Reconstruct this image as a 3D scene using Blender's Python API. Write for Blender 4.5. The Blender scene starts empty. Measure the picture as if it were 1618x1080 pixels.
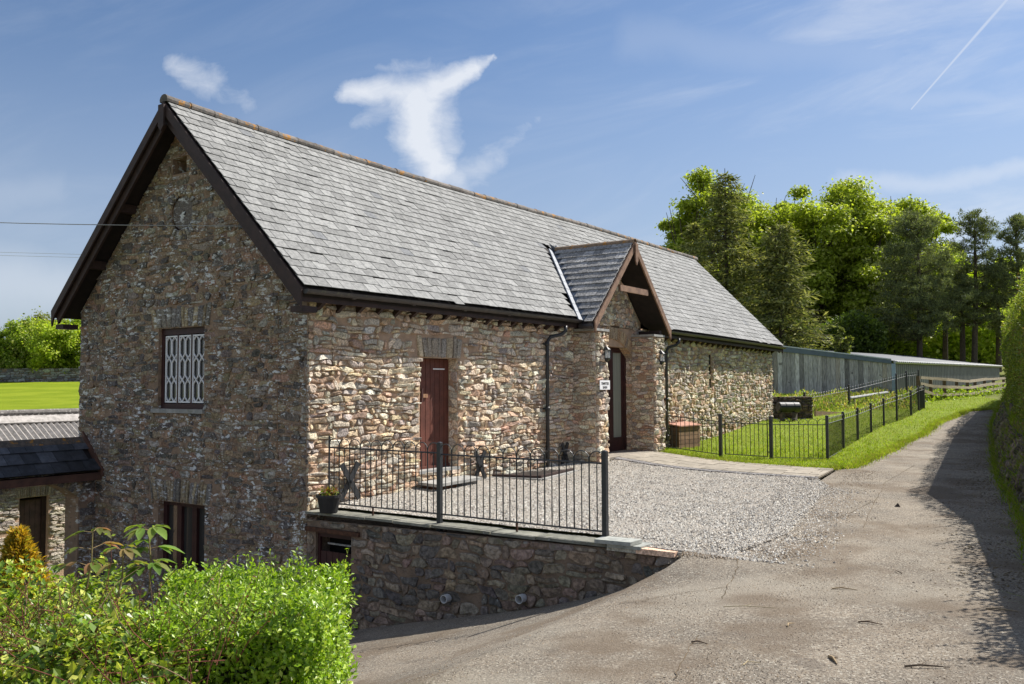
import bpy, math, random
import numpy as np
from mathutils import Vector, Matrix
from mathutils.geometry import delaunay_2d_cdt

R = random.Random(7)
NR = np.random.default_rng(7)
sc = bpy.context.scene
col = sc.collection
# ------------------------------------------------------------------ camera
FPX = 1382.99
CAM = np.array([9.104, -8.415, 1.70])
PITCH, ROLL, YAW = 0.0492, -0.0041, 0.5956
cF = np.array([-math.sin(YAW) * math.cos(PITCH), math.cos(YAW) * math.cos(PITCH), math.sin(PITCH)])
_R = np.array([math.cos(YAW), math.sin(YAW), 0.0])
_U = np.cross(_R, cF)
cR = _R * math.cos(ROLL) + _U * math.sin(ROLL)
cU = -_R * math.sin(ROLL) + _U * math.cos(ROLL)
camd = bpy.data.cameras.new('camera')
camd.sensor_width = 36.0
camd.lens = FPX / 1618 * 36
camd.clip_start = 0.05
camd.clip_end = 3000
cam = bpy.data.objects.new('camera', camd)
col.objects.link(cam)
cam.matrix_world = Matrix(((cR[0], cU[0], -cF[0], CAM[0]), (cR[1], cU[1], -cF[1], CAM[1]), (cR[2], cU[2], -cF[2], CAM[2]), (0, 0, 0, 1)))
sc.camera = cam
fF = np.array([-math.sin(YAW), math.cos(YAW)])      # level forward and right of the viewpoint
fR = np.array([math.cos(YAW), math.sin(YAW)])


def ray(px, py):
    return cF + cR * (px - 809) / FPX - cU * (py - 540) / FPX


def at(px, py, D):
    return CAM + ray(px, py) * D


def rd(r, d, z=0.0):
    p = CAM[:2] + fR * r + fF * d
    return (p[0], p[1], z)


def dist_fwd(x, y):
    return (x - CAM[0]) * fF[0] + (y - CAM[1]) * fF[1]


# ------------------------------------------------------------------ light
SUN = Vector((1.12, 2.45, 2.8)).normalized()
sc.view_settings.view_transform = 'Standard'
sc.view_settings.look = 'None'
sc.view_settings.gamma = 1
sc.view_settings.use_curve_mapping = False
sc.view_settings.exposure = 0.75
sund = bpy.data.lights.new('sun', 'SUN')
sund.energy = 4.9
sund.angle = math.radians(0.5)
sund.color = (1.0, 0.95, 0.87)
sun = bpy.data.objects.new('sun', sund)
col.objects.link(sun)
sun.rotation_euler = SUN.to_track_quat('Z', 'Y').to_euler()
sun.location = (20, 20, 30)
SUN_EL = math.asin(SUN.z)
SUN_ROT = math.atan2(SUN.x, SUN.y)

world = bpy.data.worlds.new('World')
sc.world = world
world.use_nodes = True
wn, wl = world.node_tree.nodes, world.node_tree.links
for n in list(wn):
    wn.remove(n)


class G:
    """little helper for maths in a node tree"""
    def __init__(s, nodes, links):
        s.n, s.l = nodes, links

    def put(s, sock, v):
        if isinstance(v, (int, float)):
            sock.default_value = v
        elif isinstance(v, (tuple, list)):
            sock.default_value = v
        else:
            s.l.new(v, sock)

    def m(s, op, a, b=0.0, c=None, clamp=False):
        x = s.n.new('ShaderNodeMath')
        x.operation = op
        x.use_clamp = clamp
        s.put(x.inputs[0], a)
        s.put(x.inputs[1], b)
        if c is not None:
            s.put(x.inputs[2], c)
        return x.outputs[0]

    def noise(s, vec, scale, detail=4, rough=0.55, dist=0.0):
        x = s.n.new('ShaderNodeTexNoise')
        s.l.new(vec, x.inputs['Vector'])
        x.inputs['Scale'].default_value = scale
        x.inputs['Detail'].default_value = detail
        x.inputs['Roughness'].default_value = rough
        x.inputs['Distortion'].default_value = dist
        return x.outputs['Fac']

    def ramp(s, v, a, b, c=0.0, d=1.0):
        x = s.n.new('ShaderNodeMapRange')
        x.interpolation_type = 'SMOOTHSTEP'
        s.put(x.inputs[0], v)
        for i, k in enumerate((a, b, c, d)):
            x.inputs[i + 1].default_value = k
        return x.outputs[0]

    def mix(s, f, a, b, mode='MIX'):
        x = s.n.new('ShaderNodeMix')
        x.data_type = 'RGBA'
        x.blend_type = mode
        s.put(x.inputs[0], f)
        s.put(x.inputs[6], a)
        s.put(x.inputs[7], b)
        return x.outputs[2]

    def dot(s, vec, c):
        x = s.n.new('ShaderNodeVectorMath')
        x.operation = 'DOT_PRODUCT'
        s.l.new(vec, x.inputs[0])
        x.inputs[1].default_value = tuple(c)
        return x.outputs['Value']

    def comb(s, a, b, c=0.0):
        x = s.n.new('ShaderNodeCombineXYZ')
        s.put(x.inputs[0], a)
        s.put(x.inputs[1], b)
        s.put(x.inputs[2], c)
        return x.outputs[0]


def build_sky():
    g = G(wn, wl)
    out = wn.new('ShaderNodeOutputWorld')
    bg = wn.new('ShaderNodeBackground')
    sky = wn.new('ShaderNodeTexSky')
    sky.sky_type = 'NISHITA'
    sky.sun_disc = False
    sky.sun_elevation = SUN_EL
    sky.sun_rotation = SUN_ROT
    sky.altitude = 100
    sky.air_density = 1.0
    sky.dust_density = 0.6
    sky.ozone_density = 2.0
    tc = wn.new('ShaderNodeTexCoord')
    d = tc.outputs['Generated']
    f = g.dot(d, cF)
    front = g.ramp(f, 0.05, 0.3)
    fs = g.m('MAXIMUM', f, 0.05)
    u = g.m('DIVIDE', g.dot(d, cR), fs)
    v = g.m('DIVIDE', g.dot(d, cU), fs)
    uv = g.comb(u, v)
    n1 = g.noise(uv, 7, 6, 0.6)
    n2 = g.noise(g.comb(g.m('ADD', u, 5.3), v), 7, 6, 0.6)
    n1b = g.noise(uv, 24, 6, 0.65)
    uu = g.m('ADD', g.m('ADD', u, g.m('MULTIPLY', g.m('SUBTRACT', n1, 0.5), 0.05)), g.m('MULTIPLY', g.m('SUBTRACT', n1b, 0.5), 0.03))
    vv = g.m('ADD', v, g.m('MULTIPLY', g.m('SUBTRACT', n2, 0.5), 0.055))

    def cap(U, V, ax, ay, bx, by, ra, rb, k, soft=1.0):
        ax, bx = (ax - 809) / FPX, (bx - 809) / FPX
        ay, by = (540 - ay) / FPX, (540 - by) / FPX
        ra, rb = ra / FPX, rb / FPX
        dx, dy = bx - ax, by - ay
        L2 = dx * dx + dy * dy
        px, py = g.m('SUBTRACT', U, ax), g.m('SUBTRACT', V, ay)
        t = g.m('DIVIDE', g.m('ADD', g.m('MULTIPLY', px, dx), g.m('MULTIPLY', py, dy)), L2, clamp=True)
        ex = g.m('SUBTRACT', px, g.m('MULTIPLY', t, dx))
        ey = g.m('SUBTRACT', py, g.m('MULTIPLY', t, dy))
        dd = g.m('SQRT', g.m('ADD', g.m('MULTIPLY', ex, ex), g.m('MULTIPLY', ey, ey)))
        r = g.m('ADD', ra, g.m('MULTIPLY', t, rb - ra))
        return g.m('MULTIPLY', g.ramp(g.m('DIVIDE', dd, r), 1.0, 1.0 - soft), k)
    caps = [  # the tall torn cloud
        (548, 138, 660, 152, 26, 56, .85), (650, 160, 745, 108, 58, 24, .95), (745, 108, 775, 88, 22, 8, .6), (665, 160, 660, 225, 70, 66, 1.0),
        (655, 215, 690, 275, 66, 50, 1.0), (600, 108, 690, 112, 16, 34, .3), (680, 290, 720, 288, 44, 40, .6), (720, 285, 780, 255, 44, 40, .42),
        (780, 255, 850, 190, 40, 20, .22), (560, 190, 640, 160, 24, 50, .35), (690, 160, 700, 240, 50, 46, .55),
        # small wisps to its left
        (275, 104, 335, 130, 26, 46, .50), (335, 135, 400, 165, 44, 30, .26), (340, 185, 430, 190, 50, 36, .09), (290, 100, 310, 110, 12, 16, .25)]
    tot = None
    for c in caps:
        k = cap(uu, vv, *c)
        tot = k if tot is None else g.m('MAXIMUM', tot, k)
    fine = g.noise(g.comb(g.m('MULTIPLY', u, 1.0), g.m('MULTIPLY', v, 1.6)), 26, 8, 0.68, 0.8)
    tot = g.m('SUBTRACT', g.m('MULTIPLY', tot, 1.22), g.m('MULTIPLY', g.m('SUBTRACT', 1.0, g.ramp(fine, 0.12, 0.80)), 0.34), clamp=True)
    tot = g.m('MULTIPLY', tot, 0.84)
    # thin high veil, stronger towards the right and the horizon
    veil_n = g.noise(g.comb(g.m('MULTIPLY', u, 1.2), g.m('MULTIPLY', g.m('ADD', v, g.m('MULTIPLY', u, -0.25)), 4.5)), 2.6, 7, 0.6, 0.7)
    right = g.ramp(u, -0.15, 0.5)
    veil = g.m('MULTIPLY', g.ramp(veil_n, 0.42, 0.85), g.m('ADD', g.m('MULTIPLY', right, 0.36), 0.10))
    veil = g.m('ADD', veil, g.m('MULTIPLY', right, 0.04))
    for c in ((1330, 290, 1618, 270, 30, 26, .34), (1430, 330, 1618, 318, 14, 12, .25), (1380, 150, 1618, 165, 34, 26, .16),
              (1000, 60, 1400, 90, 60, 70, .12), (-100, 430, 200, 470, 110, 60, .32), (-100, 330, 90, 300, 60, 40, .13)):
        veil = g.m('MAXIMUM', veil, cap(uu, vv, *c))
    tot = g.m('MAXIMUM', tot, veil)
    # vapour trail
    trail = cap(u, v, 1592, -2, 1440, 172, 5.0, 2.0, .46, 0.9)
    trail2 = cap(u, v, 1900, -330, 1592, -2, 12, 5.0, .46, 0.9)
    tot = g.m('MAXIMUM', tot, g.m('MAXIMUM', trail, trail2))
    tot = g.m('MULTIPLY', tot, front, clamp=True)
    # elsewhere unseen thin cirrus is added all round the dome to lift fill light
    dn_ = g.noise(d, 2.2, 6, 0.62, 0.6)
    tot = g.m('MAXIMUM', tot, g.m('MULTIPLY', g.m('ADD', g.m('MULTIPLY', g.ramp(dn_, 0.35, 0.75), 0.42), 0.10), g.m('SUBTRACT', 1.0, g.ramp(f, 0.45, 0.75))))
    skyc = g.mix(1.0, sky.outputs[0], (0.88, 0.98, 1.10, 1), 'MULTIPLY')
    el = g.dot(d, (0, 0, 1))
    skyc = g.mix(g.ramp(el, 0.42, 0.02, 0.0, 0.62), skyc, (4.5, 5.0, 6.1, 1))
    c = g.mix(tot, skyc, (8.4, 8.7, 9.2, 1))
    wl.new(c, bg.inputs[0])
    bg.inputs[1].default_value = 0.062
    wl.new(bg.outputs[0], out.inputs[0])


build_sky()

# ------------------------------------------------------------------ materials
MATS = {}


def mat(name, ca=(1, 1, 1), cb=(1, 1, 1), scale=4.0, detail=5, rough=0.9, bump=0.3, bscale=40.0, bdist=0.02, spots=(),
        trans=0.0, metal=0.0, spec=0.3, stretch=(1, 1, 1), vor=0.0, nmix=(0.35, 0.65), flat_spots=False):
    m = bpy.data.materials.new(name)
    m.use_nodes = True
    nt = m.node_tree
    g = G(nt.nodes, nt.links)
    for n in list(nt.nodes):
        nt.nodes.remove(n)
    out = nt.nodes.new('ShaderNodeOutputMaterial')
    geo = nt.nodes.new('ShaderNodeNewGeometry')
    pos = geo.outputs['Position']
    if stretch != (1, 1, 1):
        mp = nt.nodes.new('ShaderNodeVectorMath')
        mp.operation = 'MULTIPLY'
        nt.links.new(pos, mp.inputs[0])
        mp.inputs[1].default_value = stretch
        pos = mp.outputs[0]
    fac = g.ramp(g.noise(pos, scale, detail, 0.62), nmix[0], nmix[1])
    c = g.mix(fac, (*ca, 1), (*cb, 1))
    at_ = nt.nodes.new('ShaderNodeAttribute')
    at_.attribute_name = 'tint'
    oi = nt.nodes.new('ShaderNodeObjectInfo')
    c = g.mix(1.0, c, at_.outputs['Color'], 'MULTIPLY')
    c = g.mix(1.0, c, oi.outputs['Color'], 'MULTIPLY')
    for sp in spots:
        colr, s2, lo, hi = sp[:4]
        amt = sp[4] if len(sp) > 4 else 1.0
        vec = geo.outputs['Position']
        if flat_spots:
            vm = nt.nodes.new('ShaderNodeVectorMath')
            vm.operation = 'MULTIPLY'
            nt.links.new(vec, vm.inputs[0])
            vm.inputs[1].default_value = (.5, .5, 1.15)
            vec = vm.outputs[0]
        f = g.ramp(g.noise(vec, s2, 4, 0.6), lo, hi, 0.0, amt)
        if len(sp) > 5:      # broken up by a second, larger pattern
            f = g.m('MULTIPLY', f, g.ramp(g.noise(geo.outputs['Position'], sp[5], 3, 0.5), 0.45, 0.6))
        c = g.mix(f, c, (*colr, 1))
    p = nt.nodes.new('ShaderNodeBsdfPrincipled')
    nt.links.new(c, p.inputs['Base Color'])
    p.inputs['Roughness'].default_value = rough
    p.inputs['Metallic'].default_value = metal
    p.inputs['Specular IOR Level'].default_value = spec
    if bump:
        h = g.noise(pos, bscale, 6, 0.65)
        if vor:
            vx = nt.nodes.new('ShaderNodeTexVoronoi')
            nt.links.new(pos, vx.inputs['Vector'])
            vx.inputs['Scale'].default_value = vor
            h = g.m('ADD', h, vx.outputs['Distance'])
        b = nt.nodes.new('ShaderNodeBump')
        b.inputs['Strength'].default_value = bump
        b.inputs['Distance'].default_value = bdist
        nt.links.new(h, b.inputs['Height'])
        nt.links.new(b.outputs[0], p.inputs['Normal'])
    sh = p.outputs[0]
    if trans:
        t = nt.nodes.new('ShaderNodeBsdfTranslucent')
        tcx = g.mix(1.0, c, (1.08, 1.15, 0.5, 1), 'MULTIPLY')
        nt.links.new(tcx, t.inputs[0])
        mx = nt.nodes.new('ShaderNodeMixShader')
        mx.inputs[0].default_value = trans
        nt.links.new(sh, mx.inputs[1])
        nt.links.new(t.outputs[0], mx.inputs[2])
        sh = mx.outputs[0]
    nt.links.new(sh, out.inputs[0])
    MATS[name] = m
    return m


LICHEN = (0.50, 0.52, 0.50)
mat('gable_stone', (.6, .6, .6), (1.3, 1.3, 1.3), 30, rough=.95, flat_spots=True, bump=1.0, bscale=28, bdist=.04,
    spots=[((.13, .135, .12), 9, .56, .68, .55), ((.78, .79, .79), 14, .552, .575, .95, 2.2), ((.74, .76, .76), 36, .585, .61, .9, 3.0), ((.34, .30, .14), 7, .64, .72, .5)])
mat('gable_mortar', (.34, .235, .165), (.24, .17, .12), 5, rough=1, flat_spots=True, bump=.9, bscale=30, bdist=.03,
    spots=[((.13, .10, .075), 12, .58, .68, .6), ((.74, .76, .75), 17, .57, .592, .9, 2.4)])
mat('wall_stone', (.62, .62, .62), (1.3, 1.3, 1.3), 34, rough=.95, bump=.9, bscale=30, bdist=.03,
    spots=[((.16, .14, .12), 13, .60, .72, .55), ((.62, .60, .54), 15, .60, .68, .6, 2.0), ((.40, .22, .12), 8, .66, .75, .4)])
mat('wall_mortar', (.51, .35, .24), (.385, .27, .19), 4, rough=1, bump=.9, bscale=36, bdist=.03)
mat('dark_stone', (.6, .6, .6), (1.35, 1.35, 1.35), 20, rough=.92, bump=.9, bscale=24, bdist=.035,
    spots=[((.42, .43, .41), 34, .66, .71, .7), ((.36, .37, .35), 11, .66, .71, .7), ((.10, .11, .05), 5, .6, .72, .5)])
mat('dark_mortar', (.25, .18, .13), (.16, .12, .09), 5, rough=1, bump=.9, bscale=30, bdist=.03)
mat('slate', (.80, .80, .80), (1.18, 1.18, 1.16), 18, rough=.85, bump=.35, bscale=60, bdist=.01, spec=.12,
    spots=[((.31, .31, .30), 26, .58, .68, .6), ((.08, .085, .085), 55, .60, .67, .6), ((.20, .19, .10), 3.5, .68, .8, .35)])
mat('rough_slate', (.6, .6, .6), (1.3, 1.3, 1.3), 22, rough=.75, bump=1.0, bscale=30, bdist=.04,
    spots=[((.34, .33, .30), 18, .60, .68, .6)])
mat('dark_slate', (.75, .75, .75), (1.25, 1.25, 1.25), 10, rough=.5, bump=.3, bscale=50, bdist=.01)
mat('ridge', (.20, .17, .15), (.11, .105, .10), 12, rough=.9, bump=.5, bscale=50, bdist=.01,
    spots=[((.38, .18, .035), 6, .575, .62, .85), ((.30, .31, .29), 30, .64, .70, .6)])
mat('dark_wood', (.052, .030, .026), (.034, .021, .019), 6, rough=.6, bump=.2, bscale=60, stretch=(1, 1, 1))
mat('porch_wood', (.27, .165, .11), (.17, .10, .07), 7, rough=.8, bump=.3, bscale=60,
    spots=[((.07, .045, .035), 14, .60, .70, .7)])
mat('soffit', (.03, .022, .02), (.02, .016, .015), 6, rough=.9, bump=.1)
mat('door_paint', (.145, .052, .037), (.10, .038, .028), 5, rough=.55, bump=.12, bscale=50)
mat('frame_paint', (.055, .020, .020), (.038, .015, .015), 5, rough=.5, bump=.1)
mat('white_paint', (.82, .82, .84), (.74, .74, .77), 9, rough=.5, bump=.1)
mat('black_iron', (.022, .024, .028), (.032, .034, .038), 20, rough=.42, bump=.1, spec=.5)
mat('rusty_iron', (.11, .05, .028), (.055, .028, .018), 18, rough=.85, bump=.3)
mat('gutter', (.050, .042, .040), (.030, .026, .026), 6, rough=.45, bump=.1, spec=.5,
    spots=[((.11, .11, .06), 9, .6, .7, .5)])
mat('lead', (.19, .22, .27), (.13, .15, .19), 7, rough=.5, bump=.2, bscale=20, spec=.5)
mat('grey_stone', (.38, .37, .35), (.26, .26, .25), 9, rough=.9, bump=.4, bscale=40,
    spots=[((.20, .19, .11), 6, .58, .7, .5)])
mat('coping', (.25, .245, .205), (.15, .15, .125), 6, rough=.85, bump=.5, bscale=34,
    spots=[((.14, .14, .07), 7, .58, .68, .6), ((.45, .46, .43), 24, .62, .7, .6)])
mat('flag', (.85, .85, .85), (1.15, 1.15, 1.15), 6, rough=.9, bump=.3, bscale=50,
    spots=[((.20, .16, .11), 8, .58, .72, .5)])
mat('gravel_bed', (.47, .425, .365), (.32, .285, .245), 60, detail=3, rough=.95, bump=1.0, bscale=70, bdist=.03, vor=38,
    spots=[((.60, .56, .50), 85, .56, .62, .9), ((.12, .10, .09), 75, .62, .67, .9), ((.26, .20, .15), 1.2, .56, .75, .45)], nmix=(.4, .6))
mat('pebble', (.8, .8, .8), (1.15, 1.15, 1.15), 30, rough=.9, bump=.2, bscale=90)
mat('tarmac', (.245, .205, .158), (.172, .148, .118), 1.1, detail=7, rough=.92, bump=.9, bscale=60, bdist=.016, vor=0,
    spots=[((.06, .05, .042), 58, .545, .60, .85), ((.42, .385, .32), 50, .56, .61, .85), ((.30, .25, .19), 22, .56, .66, .6), ((.10, .08, .065), 23, .64, .69, .7), ((.14, .105, .072), .8, .48, .62, .75), ((.15, .115, .085), 14, .56, .66, .75, 1.1), ((.30, .27, .22), .45, .52, .66, .5), ((.12, .10, .08), 2.6, .60, .70, .6)])
mat('earth', (.13, .10, .07), (.08, .065, .045), 3, rough=1, bump=.8, bscale=30)
mat('lawn', (.155, .21, .012), (.20, .255, .018), 3, rough=1, bump=.8, bscale=60, bdist=.03)
mat('field', (.15, .205, .012), (.215, .265, .02), .35, detail=8, rough=1, bump=.6, bscale=8, bdist=.1, spec=.05)
mat('meadow', (.13, .15, .04), (.17, .18, .06), .6, rough=1, bump=.6, bscale=8, bdist=.1, spec=.05)
mat('grass', (.8, .8, .8), (1.2, 1.2, 1.2), 2, rough=.8, bump=0, trans=.5, spec=.12)
mat('leaf', (.8, .8, .8), (1.2, 1.2, 1.2), 3, rough=.5, bump=0, trans=.5, spec=.3)
mat('glossy_leaf', (.85, .85, .85), (1.15, 1.15, 1.15), 5, rough=.38, bump=0, trans=.38, spec=.5)
mat('needle', (.8, .8, .8), (1.2, 1.2, 1.2), 2, rough=.7, bump=0, trans=.3, spec=.15)
mat('bark', (.12, .095, .07), (.07, .055, .042), 8, rough=1, bump=.7, bscale=20)
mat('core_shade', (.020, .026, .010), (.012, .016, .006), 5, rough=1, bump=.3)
mat('board', (.60, .60, .60), (1.2, 1.2, 1.2), 5, detail=8, rough=.9, bump=.4, bscale=9, stretch=(6, 6, .6),
    spots=[((.055, .05, .045), 3.5, .64, .7, .7)])
mat('blue_trim', (.12, .155, .20), (.10, .13, .17), 4, rough=.55, bump=.05)
mat('sheet_metal', (.34, .35, .37), (.26, .27, .29), 2, rough=.5, bump=.05, spec=.5)
mat('asbestos', (.34, .315, .295), (.22, .205, .19), 8, rough=.95, bump=.4,
    spots=[((.50, .48, .44), 20, .58, .66, .7), ((.09, .08, .07), 30, .62, .68, .6)])
mat('rail_wood', (.46, .38, .28), (.33, .27, .20), 4, rough=.9, bump=.3, stretch=(1, 1, 5))
mat('box_wood', (.85, .85, .85), (1.15, 1.15, 1.15), 6, rough=.85, bump=.3)
mat('pot', (.03, .03, .032), (.022, .022, .024), 6, rough=.5, bump=.1)
mat('soil', (.035, .025, .02), (.02, .015, .012), 10, rough=1, bump=.6)
mat('clay', (.40, .22, .14), (.30, .16, .10), 7, rough=.9, bump=.4)
mat('plastic_white', (.62, .62, .62), (.52, .52, .52), 5, rough=.4, bump=0)
mat('curtain', (.30, .31, .26), (.24, .25, .21), 2, rough=.9, bump=.1, stretch=(20, 20, .3))
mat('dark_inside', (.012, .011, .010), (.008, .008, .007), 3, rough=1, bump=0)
mat('print_black', (.03, .03, .03), (.03, .03, .03), 3, rough=.6, bump=0)
mat('cloth_white', (.7, .7, .72), (.7, .7, .72), 3, rough=.6, bump=0)
mat('petal', (.8, .8, .78), (.7, .7, .68), 9, rough=.6, bump=0, trans=.3)


def glass_mat():
    m = bpy.data.materials.new('window_glass')
    m.use_nodes = True
    p = m.node_tree.nodes['Principled BSDF']
    p.inputs['Base Color'].default_value = (.045, .045, .042, 1)
    p.inputs['Roughness'].default_value = .06
    p.inputs['Specular IOR Level'].default_value = 1.0
    MATS['glass'] = m
    m2 = bpy.data.materials.new('clear_glass')
    m2.use_nodes = True
    nt = m2.node_tree
    p = nt.nodes['Principled BSDF']
    p.inputs['Base Color'].default_value = (.8, .85, .85, 1)
    p.inputs['Roughness'].default_value = .1
    p.inputs['Alpha'].default_value = .35
    MATS['clear_glass'] = m2


glass_mat()

# ------------------------------------------------------------------ objects
WL = {}


def link(o, parent, w):
    col.objects.link(o)
    WL[o.name] = Vector(w)
    if parent is not None:
        o.parent = parent
        o.location = Vector(w) - WL[parent.name]
    else:
        o.location = w


def thing(name, label, cat, loc, group=None, kind=None):
    o = bpy.data.objects.new(name, None)
    o.empty_display_size = .2
    link(o, None, loc)
    if label:
        o['label'] = label
    if cat:
        o['category'] = cat
    if group:
        o['group'] = group
    if kind:
        o['kind'] = kind
    return o


def tag(o, label=None, cat=None, group=None, kind=None, category=None):
    cat = cat or category
    for k, v in (('label', label), ('category', cat), ('group', group), ('kind', kind)):
        if v:
            o[k] = v
    return o


def np_mesh(name, V, F, T, m, smooth=False, center=True):
    """V (n,3); F (k,3|4) array or list of tuples; T (n,3) tint or None -> mesh, centre"""
    V = np.asarray(V, dtype=np.float64).reshape(-1, 3)
    c = (V.min(0) + V.max(0)) / 2 if center else np.zeros(3)
    V = V - c
    me = bpy.data.meshes.new(name)
    if isinstance(F, np.ndarray) and F.ndim == 2:
        k = F.shape[1]
        me.vertices.add(len(V))
        me.vertices.foreach_set('co', V.astype(np.float32).ravel())
        me.loops.add(F.size)
        me.loops.foreach_set('vertex_index', F.astype(np.int32).ravel())
        me.polygons.add(len(F))
        me.polygons.foreach_set('loop_start', np.arange(0, F.size, k, dtype=np.int32))
        me.update(calc_edges=True)
    else:
        me.from_pydata([tuple(v) for v in V], [], F)
    at_ = me.attributes.new('tint', 'FLOAT_COLOR', 'POINT')
    if T is None:
        arr = np.ones((len(V), 4), np.float32)
    else:
        T = np.asarray(T, np.float32)
        if T.ndim == 1:
            T = np.tile(T, (len(V), 1))
        arr = np.ones((len(V), 4), np.float32)
        arr[:, :3] = T
    at_.data.foreach_set('color', arr.ravel())
    me.materials.append(MATS[m])
    me.polygons.foreach_set('use_smooth', np.full(len(me.polygons), bool(smooth)))
    return me, c


def put(name, V, F, m, parent=None, T=None, smooth=False, **tags):
    me, c = np_mesh(name, V, F, T, m, smooth)
    o = bpy.data.objects.new(name, me)
    link(o, parent, c)
    tag(o, **tags)
    return o


class MB:
    def __init__(s):
        s.V, s.F, s.T = [], [], []

    def add(s, V, F, t=(1, 1, 1)):
        k = len(s.V)
        s.V += [tuple(v) for v in V]
        s.F += [tuple(i + k for i in f) for f in F]
        s.T += [t] * len(V)
        return s

    def obox(s, o, a, b, c, t=(1, 1, 1)):
        """box with corner o and edge vectors a, b, c"""
        o, a, b, c = (np.array(x, float) for x in (o, a, b, c))
        if np.dot(np.cross(a, b), c) < 0:
            a, b = b, a
        V = [o, o + a, o + a + b, o + b, o + c, o + a + c, o + a + b + c, o + b + c]
        return s.add(V, [(0, 3, 2, 1), (4, 5, 6, 7), (0, 1, 5, 4), (1, 2, 6, 5), (2, 3, 7, 6), (3, 0, 4, 7)], t)

    def box(s, x0, x1, y0, y1, z0, z1, t=(1, 1, 1)):
        return s.obox((x0, y0, z0), (x1 - x0, 0, 0), (0, y1 - y0, 0), (0, 0, z1 - z0), t)

    def tube(s, pts, rad, k=8, t=(1, 1, 1), cap=True):
        P = [np.array(p, float) for p in pts]
        n = len(P)
        if not hasattr(rad, '__len__'):
            rad = [rad] * n
        V, F = [], []
        ref = None
        for i in range(n):
            d = P[min(i + 1, n - 1)] - P[max(i - 1, 0)]
            d /= (np.linalg.norm(d) + 1e-9)
            if ref is None:
                ref = np.array([0, 0, 1.0]) if abs(d[2]) < .9 else np.array([1.0, 0, 0])
            a = np.cross(d, ref)
            a /= (np.linalg.norm(a) + 1e-9)
            b = np.cross(a, d)
            ref = b
            for j in range(k):
                th = 2 * math.pi * j / k
                V.append(P[i] + rad[i] * (math.cos(th) * a + math.sin(th) * b))
        for i in range(n - 1):
            for j in range(k):
                F.append((i * k + j, i * k + (j + 1) % k, (i + 1) * k + (j + 1) % k, (i + 1) * k + j))
        if cap:
            F.append(tuple(range(k))[::-1])
            F.append(tuple((n - 1) * k + j for j in range(k)))
        return s.add(V, F, t)

    def prism(s, poly, vec, t=(1, 1, 1)):
        """closed polygon (3D points) pushed along vec"""
        n = len(poly)
        P = [np.array(p, float) for p in poly]
        v = np.array(vec, float)
        V = P + [p + v for p in P]
        F = [tuple(range(n))[::-1], tuple(range(n, 2 * n))] + [(i, (i + 1) % n, n + (i + 1) % n, n + i) for i in range(n)]
        return s.add(V, F, t)

    def lathe(s, c, prof, k=16, t=(1, 1, 1)):
        V, F = [], []
        for r, z in prof:
            for j in range(k):
                a = 2 * math.pi * j / k
                V.append((c[0] + r * math.cos(a), c[1] + r * math.sin(a), c[2] + z))
        for i in range(len(prof) - 1):
            for j in range(k):
                F.append((i * k + j, i * k + (j + 1) % k, (i + 1) * k + (j + 1) % k, (i + 1) * k + j))
        return s.add(V, F, t)

    def build(s, name, m, parent=None, smooth=False, **tags):
        return put(name, s.V, s.F, m, parent, s.T, smooth, **tags)


def lerp(a, b, t):
    return a + (b - a) * t


# ------------------------------------------------------------------ terrain
_zd = ([0, 20, 22.5, 25, 27, 30, 31.5, 34, 38, 45, 60, 80, 130, 300], [0, 0, .03, .2, .4, .53, .66, .72, .92, 1.12, 1.7, 3.6, 10, 20])
_gx = ([-30, -12, -6, -2, .9, 2.38, 3.74, 4.55, 5.28, 5.6, 7, 9, 40], [-2.9, -2.8, -2.6, -2.2, -1.47, -1.12, -.8, -.56, -.26, -.12, -.02, 0, 0])
_cd = ([0, 14, 20, 26, 32, 40, 80, 130, 300], [-2.4, -2.5, -2.9, -3.3, -2.0, .45, 2.16, 4, 10])


def HU(x, y):
    d = dist_fwd(x, y)
    z = np.interp(d, *_zd)
    z += .12 * math.exp(-((x - .3) / 1.6) ** 2 - ((y - 9.0) / 2.2) ** 2)
    if y > 0 and x > -1:
        z += .05 * max(0, 1 - x / 1.5) * min(1, y / 3)
    return float(z)


def H(x, y):
    if y >= -.001 and x > -5.9:
        return HU(x, y)
    if x <= -5.9 and y > -.001:
        return float(np.interp(dist_fwd(x, y), *_cd))
    k = 1.0
    if x > 5.2:
        k = min(1.0, max(0.0, -y / .9)) ** .8 if x > 5.5 else lerp(1.0, min(1.0, max(0.0, -y / .9)) ** .8, (x - 5.2) / .3)
    return HU(x, y) + float(np.interp(x, *_gx)) * k


def inside(p, poly):
    c = False
    n = len(poly)
    for i in range(n):
        x1, y1 = poly[i][:2]
        x2, y2 = poly[(i + 1) % n][:2]
        if (y1 > p[1]) != (y2 > p[1]) and p[0] < (x2 - x1) * (p[1] - y1) / (y2 - y1) + x1:
            c = not c
    return c


def resample(poly, step, wob=0.0, seed=1):
    r = random.Random(seed)
    out = []
    n = len(poly)
    for i in range(n):
        a, b = np.array(poly[i][:2]), np.array(poly[(i + 1) % n][:2])
        L = np.linalg.norm(b - a)
        k = max(1, int(L / step))
        nrm = np.array([-(b - a)[1], (b - a)[0]]) / (L + 1e-9)
        for j in range(k):
            p = a + (b - a) * j / k
            if wob and j:
                p = p + nrm * r.uniform(-wob, wob)
            out.append((float(p[0]), float(p[1])))
    return out


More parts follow.
